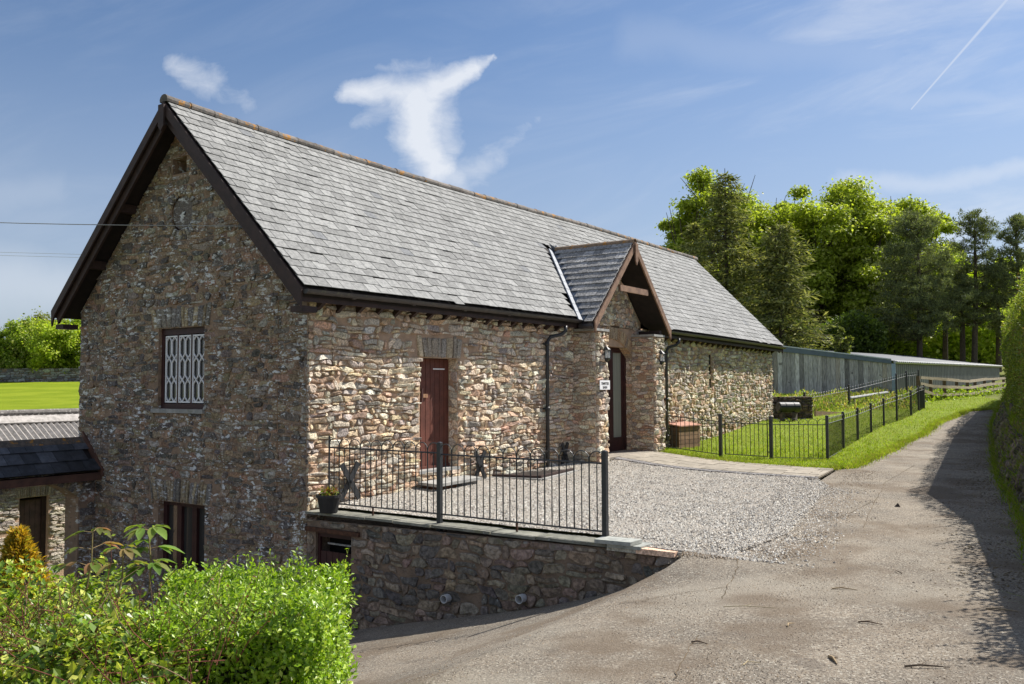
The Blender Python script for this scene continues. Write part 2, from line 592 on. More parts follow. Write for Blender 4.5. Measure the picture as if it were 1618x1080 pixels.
def sheet(name, poly, step, m, dz=0.0, fn=H, wob=0.0, rough=0.0, **tags):
    b = resample(poly, step, wob)
    xs, ys = [p[0] for p in b], [p[1] for p in b]
    pts = [Vector(p) for p in b]
    r = random.Random(3)
    x = min(xs)
    inner = []
    while x < max(xs):
        y = min(ys)
        while y < max(ys):
            q = (x + r.uniform(-.2, .2) * step, y + r.uniform(-.2, .2) * step)
            if inside(q, b):
                inner.append(Vector(q))
            y += step
        x += step
    n = len(pts)
    res = delaunay_2d_cdt(pts + inner, [], [list(range(n))], 1, 1e-4)
    V = [(v.x, v.y, fn(v.x, v.y) + dz + r.uniform(-rough, rough)) for v in res[0]]
    F = [tuple(f) for f in res[2]]
    F = [f if (V[f[1]][0] - V[f[0]][0]) * (V[f[2]][1] - V[f[0]][1]) - (V[f[1]][1] - V[f[0]][1]) * (V[f[2]][0] - V[f[0]][0]) > 0 else f[::-1] for f in F]
    return put(name, V, F, m, None, None, True, **tags)


# outline of the lane (left edge, then right edge back)
hedge_foot = [(1.2, .5), (4.0, 6.5), (6.9, 12), (8.6, 15.5), (11.0, 20), (14.5, 26.5), (18.3, 33), (23, 40), (32, 52)]   # (right, forward)
HF = [rd(r, d)[:2] for r, d in hedge_foot]


def px_ground(px, py, it=12):
    """where the view ray through a pixel of the photograph meets the upper ground"""
    z = 0.0
    for _ in range(it):
        d = ray(px, py)
        t = (z - CAM[2]) / d[2]
        P = CAM + d * t
        z = lerp(z, HU(P[0], P[1]), .7)
    return P


verge_px = [(1318, 742), (1350, 740), (1388, 722), (1430, 700), (1460, 682), (1490, 666), (1530, 650), (1572, 640)]
verge = [px_ground(*p)[:2] for p in verge_px]
vend = verge[-1]
lane = [(5.55, -.02), (6.0, .1), (6.1, 1.5), (5.64, 4.41), (5.29, 6.46), (4.90, 7.43), (4.70, 9.30)] + [tuple(v) for v in verge] + \
       [(vend[0] + 1.2, vend[1] + 9), (vend[0] + 9, vend[1] + 9)] + [tuple(p) for p in HF[::-1][1:]] + [(10.5, -14), (4, -14), (-8, -9), (-8, -.5), (-5.8, -.06), (-.0, -.06), (5.2, -.06)]
sheet('lane', lane, .45, 'tarmac', .004, rough=.004, kind='structure')

# base ground, one big sheet (finer near), left and right of the barn
def big_ground():
    g = [-700, -400, -250, -160, -110, -80, -60, -48, -38] + list(range(-32, 40, 2)) + [44, 52, 64, 80, 110, 160, 260, 420, 700]
    xs = sorted(set(g + [-5.9, -5.88, 5.7]))
    ys = sorted(set([-700, -400, -200, -90, -50, -30] + list(range(-24, 60, 2)) + [64, 72, 84, 100, 130, 170, 240, 340, 480, 700, 1000] + [.30, .34]))
    V, idx = [], {}
    for i, x in enumerate(xs):
        for j, y in enumerate(ys):
            idx[i, j] = len(V)
            V.append((x, y, (H(x, y) if not 0 <= y < .32 else H(x, -.01)) - .06 - (.8 if (-5.8 < x < 5.4 and -3 < y < .32) else (.4 if y < .32 and x > -9 else 0))))
    F = []
    for i in range(len(xs) - 1):
        for j in range(len(ys) - 1):
            F.append((idx[i, j], idx[i + 1, j], idx[i + 1, j + 1], idx[i, j + 1]))
    put('ground', V, F, 'meadow', None, None, True, kind='structure')


big_ground()
gravel_poly = [(.01, .27), (4.75, .27), (5.0, .10), (5.46, .02), (6.0, .05), (6.1, 1.5), (5.64, 4.41), (5.29, 6.46), (4.85, 7.45), (2.6, 7.68), (.62, 7.9), (.56, 7.2), (.01, 7.2)]
def gtaper(x, y):
    # the chippings thin out towards the lane
    m = 9
    pts_ = [(6.0, .05), (6.1, 1.5), (5.64, 4.41), (5.29, 6.46), (4.85, 7.45)]
    for i in range(len(pts_) - 1):
        a, b = np.array(pts_[i]), np.array(pts_[i + 1])
        d = b - a
        t = max(0, min(1, np.dot(np.array([x, y]) - a, d) / np.dot(d, d)))
        m = min(m, np.linalg.norm(a + d * t - [x, y]))
    return .026 * max(0, 1 - m / .7)


sheet('gravel', gravel_poly, .22, 'gravel_bed', .03, fn=lambda x, y: HU(x, y) - .035 * max(0, 1 - abs(y) / .4) * (x > 4.9) - gtaper(x, y), wob=.03, rough=.008, kind='structure')
MB().prism([(4.6, .25, -.7), (5.0, .085, -.7), (5.46, .0, -.7), (6.0, .04, -.7), (6.0, .6, -.7), (4.6, .6, -.7)], (0, 0, .69)).build('yard_edge', 'earth', None, kind='structure')
fa, fb = [rd(r, d)[:2] for r, d in ((-19, 30), (-8, 30))], [rd(r, d)[:2] for r, d in ((-34, 79.6), (-60, 79.0), (-36, 30))]
sheet('field', fa + [rd(-20, 46)[:2], rd(-33, 79.8)[:2]] + fb[1:], 3.0, 'field', .03, kind='structure')
lawn_poly = [(.0, 10.45), (.62, 10.2), (2.1, 9.72), (4.66, 9.36)] + [tuple(v) for v in verge] + [(vend[0] + 1.0, vend[1] + 1.5), (-1, 55), (-12, 55), (-12, 20.9), (0, 20.5)]
sheet('lawn', lawn_poly, .6, 'lawn', .02, wob=.05, rough=.01, kind='structure')

# ------------------------------------------------------------------ rubble masonry
def clip(poly, n, d):
    """keep the side where n.p <= d"""
    out = []
    k = len(poly)
    for i in range(k):
        a, b = poly[i], poly[(i + 1) % k]
        da, db = n[0] * a[0] + n[1] * a[1] - d, n[0] * b[0] + n[1] * b[1] - d
        if da <= 0:
            out.append(a)
        if (da < 0 < db) or (db < 0 < da):
            t = da / (da - db)
            out.append((a[0] + (b[0] - a[0]) * t, a[1] + (b[1] - a[1]) * t))
    return out


def clip_rect(poly, u0, u1, v0, v1):
    for n, d in (((1, 0), u1), ((-1, 0), -u0), ((0, 1), v1), ((0, -1), -v0)):
        poly = clip(poly, n, d)
        if len(poly) < 3:
            return []
    return poly


def area(p):
    return .5 * sum(p[i][0] * p[(i + 1) % len(p)][1] - p[(i + 1) % len(p)][0] * p[i][1] for i in range(len(p)))


def stone_mesh(poly, gap, depth, fr, r, tiltk=.25):
    """one rough stone over a 2D outline; fr = (O, U, V, N)"""
    O, U, Vv, N = fr
    n = len(poly)
    cx = sum(p[0] for p in poly) / n
    cy = sum(p[1] for p in poly) / n
    rad = sum(math.hypot(p[0] - cx, p[1] - cy) for p in poly) / n
    g2 = gap * r.uniform(.3, 1.0)
    wx = max(p[0] for p in poly) - min(p[0] for p in poly)
    wy = max(p[1] for p in poly) - min(p[1] for p in poly)
    kx, ky = max(.6, 1 - g2 / (wx + 1e-6) * 1.4), max(.55, 1 - g2 / (wy + 1e-6) * 1.6)
    q = []
    for i in range(n):
        a, b = poly[i], poly[(i + 1) % n]
        for t in ((.08, .90) if n < 6 else (0,)):
            px, py = lerp(a[0], b[0], t), lerp(a[1], b[1], t)
            j = min(wx, wy) * .05
            q.append((cx + (px - cx) * kx + r.uniform(-j, j), cy + (py - cy) * ky + r.uniform(-j, j)))
    m = len(q)
    d = depth * r.uniform(.55, 1.25)
    tx, ty = r.uniform(-1, 1) * tiltk, r.uniform(-1, 1) * tiltk
    V, F = [], []
    for s, h in ((1.0, -.006), (.95, .70), (.74, 1.0)):
        for (px, py) in q:
            ux, uy = cx + (px - cx) * s, cy + (py - cy) * s
            hh = -.006 if h < 0 else max(.002, d * h * r.uniform(.8, 1.15) + (tx * (ux - cx) + ty * (uy - cy)))
            V.append(O + U * ux + Vv * uy + N * hh)
    V.append(O + U * (cx + r.uniform(-.2, .2) * rad) + Vv * (cy + r.uniform(-.2, .2) * rad) + N * max(.003, d * r.uniform(.9, 1.15)))
    for ring in range(2):
        for i in range(m):
            j = (i + 1) % m
            F.append((ring * m + i, ring * m + j, (ring + 1) * m + j, (ring + 1) * m + i))
    for i in range(m):
        F.append((2 * m + i, 2 * m + (i + 1) % m, 3 * m))
    return np.array(V), F


def rubble(fr, outline, holes, w, h, depth, palette, seed, gap=.010, jit=.36, drop=.10, tiltk=.25, vary=.25):
    """irregular courses of stones over a convex outline; returns stones as dicts"""
    r = random.Random(seed)
    O, U, Vv, N = [np.array(x, float) for x in fr]
    us, vs = [p[0] for p in outline], [p[1] for p in outline]
    u0, u1, v0, v1 = min(us), max(us), min(vs), max(vs)
    stones = []
    levels = [v0 - h[0] * .5]
    while levels[-1] < v1 + h[1]:
        levels.append(levels[-1] + (r.uniform(*h) if r.random() < .75 else r.uniform(h[0], (h[0] + h[1]) / 2)))
    nl = len(levels)
    ph = [[r.uniform(0, 6.28) for _ in range(3)] for _ in range(nl)]
    hm = (h[0] + h[1]) / 2

    def bd(k, u):
        A = hm * .30
        return levels[k] + A * (math.sin(u * 2.3 / (w[1] * 2) + ph[k][0] * .2 + levels[k] * 3) * .9 + math.sin(u * 5.1 / w[1] + ph[k][1]) * .55 + math.sin(u * 13 / w[1] + ph[k][2]) * .3)
    cells = []
    for k in range(nl - 1):
        u = u0 - r.uniform(0, w[1])
        hk = levels[k + 1] - levels[k]
        jt = (u, u)
        while u < u1 + w[1]:
            ww = r.uniform(*w) if r.random() < .7 else r.uniform(w[0], (w[0] + w[1]) * .4)
            ww = max(ww, hk * .7)
            u2 = u + ww
            sl = r.uniform(-.38, .38) * hk
            nt_ = (u2 - sl, u2 + sl)
            lo = [(jt[0], bd(k, jt[0])), ((jt[0] + nt_[0]) / 2, bd(k, u + ww / 2) + r.uniform(-.10, .06) * hk), (nt_[0], bd(k, nt_[0]))]
            hi = [(nt_[1], bd(k + 1, nt_[1])), ((jt[1] + nt_[1]) / 2, bd(k + 1, u + ww / 2) + r.uniform(-.06, .10) * hk), (jt[1], bd(k + 1, jt[1]))]
            if hk > hm * 1.15 and ww > hk * 1.2 and r.random() < .45:
                q = r.uniform(.35, .65)
                md = [(lerp(lo[i][0], hi[2 - i][0], q), lerp(lo[i][1], hi[2 - i][1], q + r.uniform(-.06, .06))) for i in range(3)]
                cells.append(lo + md[::-1])
                cells.append(md + hi)
            else:
                cells.append(lo + hi)
            u, jt = u2, nt_
    for c in cells:
        n = len(c)
        ht_ = abs(c[0][1] - c[-1][1]) + 1e-6
        poly = []
        for i in range(n):
            p, a_, b_ = c[i], c[i - 1], c[(i + 1) % n]
            if i in (0, 2, 3, 5):
                for q in (a_, b_):
                    L = math.hypot(q[0] - p[0], q[1] - p[1]) + 1e-9
                    t = min(.42, ht_ * r.uniform(.10, .42) / L)
                    poly.append((lerp(p[0], q[0], t), lerp(p[1], q[1], t)))
            else:
                poly.append(p)
        # order: corner points came as (towards previous, towards next), so the outline stays in order
        x = sum(p[0] for p in poly) / len(poly)
        y = sum(p[1] for p in poly) / len(poly)
        if any(a_ - .005 < x < b_ + .005 and c_ - .005 < y < d_ + .005 for (a_, b_, c_, d_) in holes):
            continue
        if r.random() < drop * .25:
            continue
        m = len(outline)
        for k in range(m):
            a_, b_ = outline[k], outline[(k + 1) % m]
            e = (b_[0] - a_[0], b_[1] - a_[1])
            nn = (e[1], -e[0])
            poly = clip(poly, nn, nn[0] * a_[0] + nn[1] * a_[1])
            if len(poly) < 3:
                break
        if len(poly) < 3:
            continue
        for (a_, b_, c_, d_) in holes:
            if max(p[0] for p in poly) <= a_ or min(p[0] for p in poly) >= b_ or max(p[1] for p in poly) <= c_ or min(p[1] for p in poly) >= d_:
                continue
            opts = [(x - a_, (1, 0), a_), (b_ - x, (-1, 0), -b_), (y - c_, (0, 1), c_), (d_ - y, (0, -1), -d_)]
            best = min(opts, key=lambda t: t[0])
            poly = clip(poly, best[1], best[2])
            if len(poly) < 3:
                break
        if len(poly) < 3 or abs(area(poly)) < .0007:
            continue
        if area(poly) < 0:
            poly = poly[::-1]
        V, F = stone_mesh(poly, gap, depth, (O, U, Vv, N), r, tiltk)
        base = palette[r.randrange(len(palette))]
        k = r.uniform(1 - vary, 1 + vary)
        stones.append(dict(V=V, F=F, t=tuple(min(.8, c * k * r.uniform(.95, 1.05)) for c in base), a=abs(area(poly))))
    return stones


def view_size(V, a):
    c = V.mean(0)
    d = np.linalg.norm(c - CAM)
    return math.sqrt(a) / d * 1000


def place_stones(jobs, limit=300, name='stone'):
    """jobs: list of (stones, parent, material). The largest in view become parts, the rest one mesh per parent."""
    allst = []
    for st, par, m, w in jobs:
        for s in st:
            allst.append((view_size(s['V'], s['a']) * w, s, par, m))
    allst.sort(key=lambda x: -x[0])
    for _, s, par, m in allst[:limit]:
        put(name, s['V'], s['F'], m, par, s['t'])
    rest = {}
    for _, s, par, m in allst[limit:]:
        rest.setdefault((par.name, m), [par, MB()])[1].add(s['V'], s['F'], s['t'])
    for (pn, m), (par, mb) in rest.items():
        mb.build('rubble_stones', m, par, kind='stuff')


def wall_core(fr, outline, holes, reveal, name, m, parent, back=None):
    """front sheet of a wall with real openings and their reveals"""
    O, U, Vv, N = [np.array(x, float) for x in fr]
    us = sorted(set([p[0] for p in outline] + [h[0] for h in holes] + [h[1] for h in holes]))
    vs = sorted(set([p[1] for p in outline] + [h[2] for h in holes] + [h[3] for h in holes]))
    mb = MB()
    P = lambda u, v, n=0.0: O + U * u + Vv * v + N * n
    for i in range(len(us) - 1):
        for j in range(len(vs) - 1):
            cu, cv = (us[i] + us[i + 1]) / 2, (vs[j] + vs[j + 1]) / 2
            if any(a < cu < b and c < cv < d for a, b, c, d in holes):
                continue
            q = [(us[i], vs[j]), (us[i + 1], vs[j]), (us[i + 1], vs[j + 1]), (us[i], vs[j + 1])]
            n = len(outline)
            for k in range(n):
                a, b = outline[k], outline[(k + 1) % n]
                e = (b[0] - a[0], b[1] - a[1])
                nn = (e[1], -e[0])
                q = clip(q, nn, nn[0] * a[0] + nn[1] * a[1])
                if len(q) < 3:
                    break
            if len(q) >= 3:
                mb.add([P(*p) for p in q], [tuple(range(len(q)))])
    for (a, b, c, d) in holes:
        for (x0, y0, x1, y1) in ((a, c, b, c), (b, c, b, d), (b, d, a, d), (a, d, a, c)):
            mb.add([P(x0, y0), P(x1, y1), P(x1, y1, -reveal), P(x0, y0, -reveal)], [(0, 1, 2, 3)])
    if back:
        mb.add([P(u, v, -back) for u, v in outline], [tuple(range(len(outline)))])
    return mb.build(name, m, parent)


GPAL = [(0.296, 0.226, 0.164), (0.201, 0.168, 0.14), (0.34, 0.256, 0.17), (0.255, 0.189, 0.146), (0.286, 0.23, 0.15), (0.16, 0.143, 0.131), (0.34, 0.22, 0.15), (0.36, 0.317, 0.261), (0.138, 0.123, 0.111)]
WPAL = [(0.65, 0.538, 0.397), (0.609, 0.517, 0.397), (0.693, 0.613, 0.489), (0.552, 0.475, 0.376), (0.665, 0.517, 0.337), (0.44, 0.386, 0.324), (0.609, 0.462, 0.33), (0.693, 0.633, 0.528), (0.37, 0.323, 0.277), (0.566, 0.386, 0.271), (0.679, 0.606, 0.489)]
RPAL = [(.24, .195, .155), (.30, .25, .195), (.18, .155, .135), (.29, .225, .165), (.24, .21, .16), (.25, .18, .145), (.14, .125, .115)]

# ------------------------------------------------------------------ barn
barn = thing('barn', 'long grey-brown rubble stone barn with a steep pale slate roof and a small gabled porch', 'barn', (-2.85, 10, 0))
W_, L_ = 5.70, 20.28
ZG = -2.9
ZE, ZR, EO, VO = 3.034, 6.138, .28, .356


def sagR(y):
    t = max(0, min(1, (y + .36) / 21))
    return -.078 * math.sin(math.pi * min(1, t / .62) ** .85)


def eaveZ(y):
    t = (y + .36) / 21
    return ZE - .075 * t * t + .035 * math.sin(math.pi * t)


def roofP(s, y, lift=0.0):
    """point on the east slope; s 0 at the eave, 1 at the ridge"""
    ez, rz = eaveZ(y), ZR + sagR(y)
    return np.array([EO + (-W_ / 2 - EO) * s + lift * .705, y, ez + (rz - ez) * s + lift * .71])


gholes = [(-3.43, -2.27, 1.35, 2.62), (-3.38, -2.21, -1.15, -.10), (-3.13, -2.77, 5.07, 5.33), (-3.14, -2.60, 4.17, 4.71)]
gout = [(-5.70, ZG), (.02, ZG), (.02, 3.02), (-2.85, 5.90), (-5.70, 3.02)]
gfr = ((0, 0, 0), (1, 0, 0), (0, 0, 1), (0, -1, 0))
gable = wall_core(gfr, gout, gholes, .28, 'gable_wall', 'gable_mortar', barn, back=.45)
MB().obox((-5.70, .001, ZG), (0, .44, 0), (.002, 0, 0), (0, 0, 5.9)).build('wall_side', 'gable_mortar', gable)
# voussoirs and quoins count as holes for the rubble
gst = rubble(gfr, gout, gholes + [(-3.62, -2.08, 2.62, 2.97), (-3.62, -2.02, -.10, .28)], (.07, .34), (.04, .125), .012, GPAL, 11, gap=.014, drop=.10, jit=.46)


def voussoirs(fr, u0, u1, v, hgt, n, pal, par, m, fan=.35, depth=.03, seed=5, arch=0.0):
    """upright stones of a flat or slightly arched head"""
    r = random.Random(seed)
    O, U, Vv, N = [np.array(x, float) for x in fr]
    ws = [r.uniform(.6, 1.4) for _ in range(n)]
    t = sum(ws)
    x = 0
    out = []
    for w in ws:
        a, b = x / t, (x + w) / t
        x += w
        f = lambda q, top: lerp(u0, u1, q) + (q - .5) * fan * top
        ar = lambda q: arch * (1 - (2 * q - 1) ** 2)
        g = .006
        hh = hgt * r.uniform(.88, 1.06)
        poly = [(f(a, 0) + g, v + ar(a)), (f(b, 0) - g, v + ar(b)), (f(b, 1) - g, v + hh + ar(b)), (f(a, 1) + g, v + hh + ar(a))]
        V, F = stone_mesh(poly, .004, depth, (O, U, Vv, N), r, .1)
        c = pal[r.randrange(len(pal))]
        kq = r.uniform(.75, 1.25)
        out.append(dict(V=V, F=F, t=tuple(q * kq for q in c), a=abs(area(poly)) * 3))
    for s in out:
        put('arch_stone', s['V'], s['F'], m, par, s['t'])


VPAL = [(.34, .27, .18), (.26, .235, .20), (.22, .20, .185), (.38, .31, .20)]
voussoirs(gfr, -3.55, -2.15, 2.625, .34, 13, VPAL, gable, 'gable_stone', .12)
voussoirs(gfr, -3.55, -2.10, -.095, .36, 20, VPAL, gable, 'gable_stone', .14, seed=8)
# ring round the millstone
r_ = random.Random(4)
for k in range(26):
    a0, a1 = 2 * math.pi * k / 26, 2 * math.pi * (k + 1) / 26 - .04
    ro = .42 + r_.uniform(-.05, .05)
    poly = [(-2.87 + .285 * math.cos(a0), 4.44 + .285 * math.sin(a0)), (-2.87 + ro * math.cos(a0), 4.44 + ro * math.sin(a0)),
            (-2.87 + ro * math.cos(a1), 4.44 + ro * math.sin(a1)), (-2.87 + .285 * math.cos(a1), 4.44 + .285 * math.sin(a1))]
    V, F = stone_mesh(poly, .003, .03, tuple(np.array(x, float) for x in gfr), r_, .1)
    put('arch_stone', V, F, 'gable_stone', gable, VPAL[k % 4])
mill = MB()
mill.tube([(-2.87, .12, 4.44), (-2.87, .03, 4.44)], .272, 24, (.19, .165, .15))
mill.tube([(-2.86, .029, 4.43), (-2.86, .026, 4.43)], .04, 10, (.02, .02, .02))
mill.build('round_stone', 'gable_stone', gable)
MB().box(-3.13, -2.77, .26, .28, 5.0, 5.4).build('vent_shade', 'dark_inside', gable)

# east wall
sholes = [(2.38, 3.37, .31, 2.15), (7.75, 9.99, -.2, 2.55), (14.74, 14.91, 1.60, 2.52)]
sout = [(-.02, -.5), (L_, -.5), (L_, 3.0), (-.02, 3.05)]
sfr = ((0, 0, 0), (0, 1, 0), (0, 0, 1), (1, 0, 0))
side = wall_core(sfr, sout, sholes, .30, 'side_wall', 'wall_mortar', barn, back=.6)
sst = rubble(sfr, [(-.02, -.2), (7.35, -.2), (7.35, 3.02), (-.02, 3.05)], sholes + [(2.24, 3.52, 2.15, 2.52)], (.08, .36), (.05, .135), .032, WPAL, 21, gap=.022, drop=.12, tiltk=.42, jit=.46)
sst2 = rubble(sfr, [(10.3, -.2), (L_, -.2), (L_, 2.98), (10.3, 3.0)], sholes, (.09, .32), (.06, .145), .034, WPAL, 22, gap=.022, drop=.08, tiltk=.4, jit=.46)
sst3 = rubble(sfr, [(7.35, 2.3), (10.3, 2.3), (10.3, 3.2), (8.9, 4.6), (7.4, 3.15)], [(7.6, 10.14, 2.0, 3.05)], (.10, .24), (.07, .15), .035, WPAL, 23, drop=.05)
voussoirs(sfr, 2.33, 3.43, 2.155, .36, 9, [(.48, .39, .27), (.34, .30, .25), (.42, .36, .29), (.30, .27, .24)], side, 'wall_stone', .1, seed=9)
MB().prism([(-.02, 7.35, 2.98), (-.02, 10.45, 2.98), (-.02, 10.45, 3.15), (-.02, 8.9, 4.62), (-.02, 7.35, 3.15)], (.02, 0, 0)).build('porch_gable_wall', 'wall_mortar', side)
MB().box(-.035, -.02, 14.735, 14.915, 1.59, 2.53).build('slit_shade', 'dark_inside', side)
rv = rubble(((0, 3.37, 0), (-1, 0, 0), (0, 0, 1), (0, -1, 0)), [(0, .31), (.19, .31), (.19, 2.15), (0, 2.15)], [], (.1, .2), (.07, .16), .012, WPAL, 24, gap=.006)
rv += rubble(((0, 9.99, 0), (-1, 0, 0), (0, 0, 1), (0, -1, 0)), [(0, .1), (.16, .1), (.16, 2.45), (0, 2.45)], [], (.08, .16), (.06, .12), .012, WPAL, 25, gap=.006)
# far gable and west wall
mb = MB()
mb.prism([(0, L_, ZG), (-5.70, L_, ZG), (-5.70, L_, 3.0), (-2.85, L_, 5.85), (0, L_, 2.95)], (0, -.3, 0))
mb.obox((-5.70, .45, ZG), (0, L_ - .75, 0), (.3, 0, 0), (0, 0, 5.9))
mb.build('rear_wall', 'gable_mortar', barn)

# roof --------------------------------------------------------------
roof = MB()
NY = 22
ys = [lerp(-VO, 7.0, k / 7) for k in range(8)] + [7.95, 8.9, 9.85, 10.8] + [lerp(10.8, L_ + VO, k / 11) for k in range(1, 12)]
for k in range(NY):
    a, b = ys[k], ys[k + 1]
    for s0, s1 in ((0, 1),):
        sa = .115 if 7.0 < (a + b) / 2 < 10.8 else 0
        p = [roofP(sa, a, -.03), roofP(sa, b, -.03), roofP(1, b, -.03), roofP(1, a, -.03)]
        roof.add(p + [q - np.array([.0, 0, .12]) for q in p], [(0, 1, 2, 3), (7, 6, 5, 4), (0, 4, 5, 1), (2, 6, 7, 3), (0, 3, 7, 4), (1, 5, 6, 2)])
        p = [roofP(0, a, -.03), roofP(0, b, -.03), roofP(1, b, -.03), roofP(1, a, -.03)]
        w = [np.array([-W_ - q[0], q[1], q[2]]) for q in p]
        w = [w[1], w[0], w[3], w[2]]
        roof.add(w + [q - np.array([.0, 0, .12]) for q in w], [(0, 1, 2, 3), (7, 6, 5, 4), (0, 4, 5, 1), (2, 6, 7, 3), (0, 3, 7, 4), (1, 5, 6, 2)])
roofo = roof.build('roof', 'soffit', barn)


def slate_unit(w, L, t):
    V = np.array([(-w / 2, 0, 0), (w / 2, 0, 0), (w / 2, L, 0), (-w / 2, L, 0), (-w / 2, 0, t), (w / 2, 0, t), (w / 2, L, t), (-w / 2, L, t)], float)
    F = np.array([(0, 3, 2, 1), (4, 5, 6, 7), (0, 1, 5, 4), (1, 2, 6, 5), (2, 3, 7, 6), (3, 0, 4, 7)])
    return V, F


SL = []           # (distance, matrix3x3 + origin, w, L, colour, material)


def add_slate(o, ax, up, w, L, t, c, m, size):
    n = np.cross(ax, up)
    SL.append((size, o, ax, up, n, w, L, t, c, m))


def slate_col(r):
    k = r.choice([.215, .235, .245, .25, .255, .26, .27, .29, .20]) * r.uniform(.95, 1.05)
    return (k * 1.0, k, k * .99)


rs = random.Random(31)
NC = 22
for c in range(NC + 1):
    s0 = c / NC
    y = -VO + .0 - (.125 if c % 2 else 0)
    while y < L_ + VO:
        w = .25
        a, b = max(y, -VO + .0), min(y + w, L_ + VO)
        y += w
        if b - a < .04:
            continue
        ym = (a + b) / 2
        p0 = roofP(s0, ym)
        # the porch roof and its lead cover this part
        if abs(ym - 8.9) < 2.02 - .22 and p0[2] < 4.95 - abs(ym - 8.9) * .985:
            continue
        p1 = roofP(s0 + 1 / NC, ym)
        up = (p1 - p0)
        Lc = np.linalg.norm(up)
        up /= Lc
        ax = roofP(s0, ym + .1) - roofP(s0, ym - .1)
        ax /= np.linalg.norm(ax)
        n = np.cross(ax, up)
        if n[2] < 0:
            n = -n
        # tail lifted, head tucked under the next course
        up2 = up * 1.0 - n * .062
        up2 /= np.linalg.norm(up2)
        rot = rs.gauss(0, .006)
        ax2 = ax + up2 * rot
        slip = rs.choice([0] * 30 + [-.03, -.05]) + rs.uniform(-.004, .004)
        o = p0 + n * (.024 + rs.uniform(0, .004)) + up * slip
        LL = min(Lc + .03, (1.0 - s0) * 4.4 + .03)
        if LL < .05:
            continue
        tcol = slate_col(rs)
        if rs.random() < .01:
            tcol = (.18, .185, .195)
        add_slate(o, ax2, up2, (b - a) - .013, LL, .009, tcol, 'slate', w * Lc / np.linalg.norm(o - CAM) ** 2)
# porch roof slates
PYC, PHW, PZR, PZE, PX1 = 8.90, 1.90, 4.83, 2.95, .62
pslope = (PZR - PZE) / PHW
plen = math.hypot(PHW, PZR - PZE)
PNC = 13
for sgn in (-1, 1):
    for c in range(PNC):
        s0 = c / PNC
        z0 = lerp(PZE, PZR, s0)
        yy = PYC + sgn * PHW * (1 - s0)
        xs0 = .2804 - (z0 - 3.034) / .9914 + .06
        x = PX1 + (.12 if c % 2 else 0)
        first = True
        while x > xs0:
            w = .25
            b = min(x, PX1) if first else x
            a = max(x - w, xs0)
            x -= w
            first = False
            if b - a < .03:
                continue
            up = np.array([0, -sgn * PHW, PZR - PZE]) / plen
            ax = np.array([sgn * -1.0, 0, 0]) * -1
            n = np.array([0, sgn * (PZR - PZE), PHW]) / plen
            ax = np.cross(up, n)
            up2 = up - n * .085
            up2 /= np.linalg.norm(up2)
            o = np.array([(a + b) / 2, yy, z0]) + n * (.03 + rs.uniform(0, .006))
            k = rs.choice([.26, .32, .38, .44]) * rs.uniform(.85, 1.15)
            add_slate(o, ax, up2, (b - a) - .006, plen / PNC + .03, .014, (k, k * .98, k * .97), 'rough_slate', .25 * .2 / np.linalg.norm(o - CAM) ** 2)
# west slope, unseen from the lane but there
for c in range(0, 15):
    s0 = c / 15
    y = -VO
    while y < L_ + VO:
        w = min(.42, L_ + VO - y)
        p0, p1 = roofP(s0, y + w / 2), roofP(s0 + 1 / 15, y + w / 2)
        p0[0], p1[0] = -W_ - p0[0], -W_ - p1[0]
        up = p1 - p0
        Lc = np.linalg.norm(up)
        up /= Lc
        ax = np.array([0, -1.0, 0])
        n = np.cross(ax, up)
        up2 = up - n * .05
        add_slate(p0 + n * .022, ax, up2 / np.linalg.norm(up2), w - .007, Lc + .02, .008, slate_col(rs), 'slate', 0)
        y += .42
SL.sort(key=lambda x: -x[0])
unit = {}
for (size, o, ax, up, n, w, L, t, c, m) in SL[:300]:
    key = (m, round(w, 2), round(L, 2))
    if key not in unit:
        V, F = slate_unit(key[1], key[2], t)
        unit[key] = np_mesh('slate', V, F, None, m, center=False)[0]
    ob = bpy.data.objects.new('slate', unit[key])
    link(ob, roofo, o)
    Mx = Matrix((ax, up, n)).transposed().to_4x4()
    Mx.translation = ob.location
    ob.matrix_basis = Mx
    ob.color = (*c, 1)
rest = {}
for (size, o, ax, up, n, w, L, t, c, m) in SL[300:]:
    V, F = slate_unit(w, L, t)
    rest.setdefault(m, [[], [], []])
    A = rest[m]
    k = len(A[0]) * 8
    A[0].append(o + V[:, :1] * ax + V[:, 1:2] * up + V[:, 2:3] * n)
    A[1].append(F + k)
    A[2].append(np.tile(c, (8, 1)))
for m, A in rest.items():
    put('slate_courses', np.vstack(A[0]), np.vstack(A[1]), m, roofo, np.vstack(A[2]), kind='stuff')


# ridge tiles
def ridge_tile_mesh(L=.44, r=.085, k=8):
    V, F = [], []
    for y, rr in ((0, r * 1.06), (.03, r * 1.06), (.031, r), (L, r)):
        for j in range(k + 1):
            a = math.pi * (-.12 + 1.24 * j / k)
            V.append((rr * math.cos(a) * 1.1, y, rr * math.sin(a)))
    n = k + 1
    for i in range(3):
        for j in range(k):
            F.append((i * n + j, (i + 1) * n + j, (i + 1) * n + j + 1, i * n + j + 1))
    F.append(tuple(range(n)))
    return np_mesh('ridge_tile', V, F, None, 'ridge', center=False)[0]


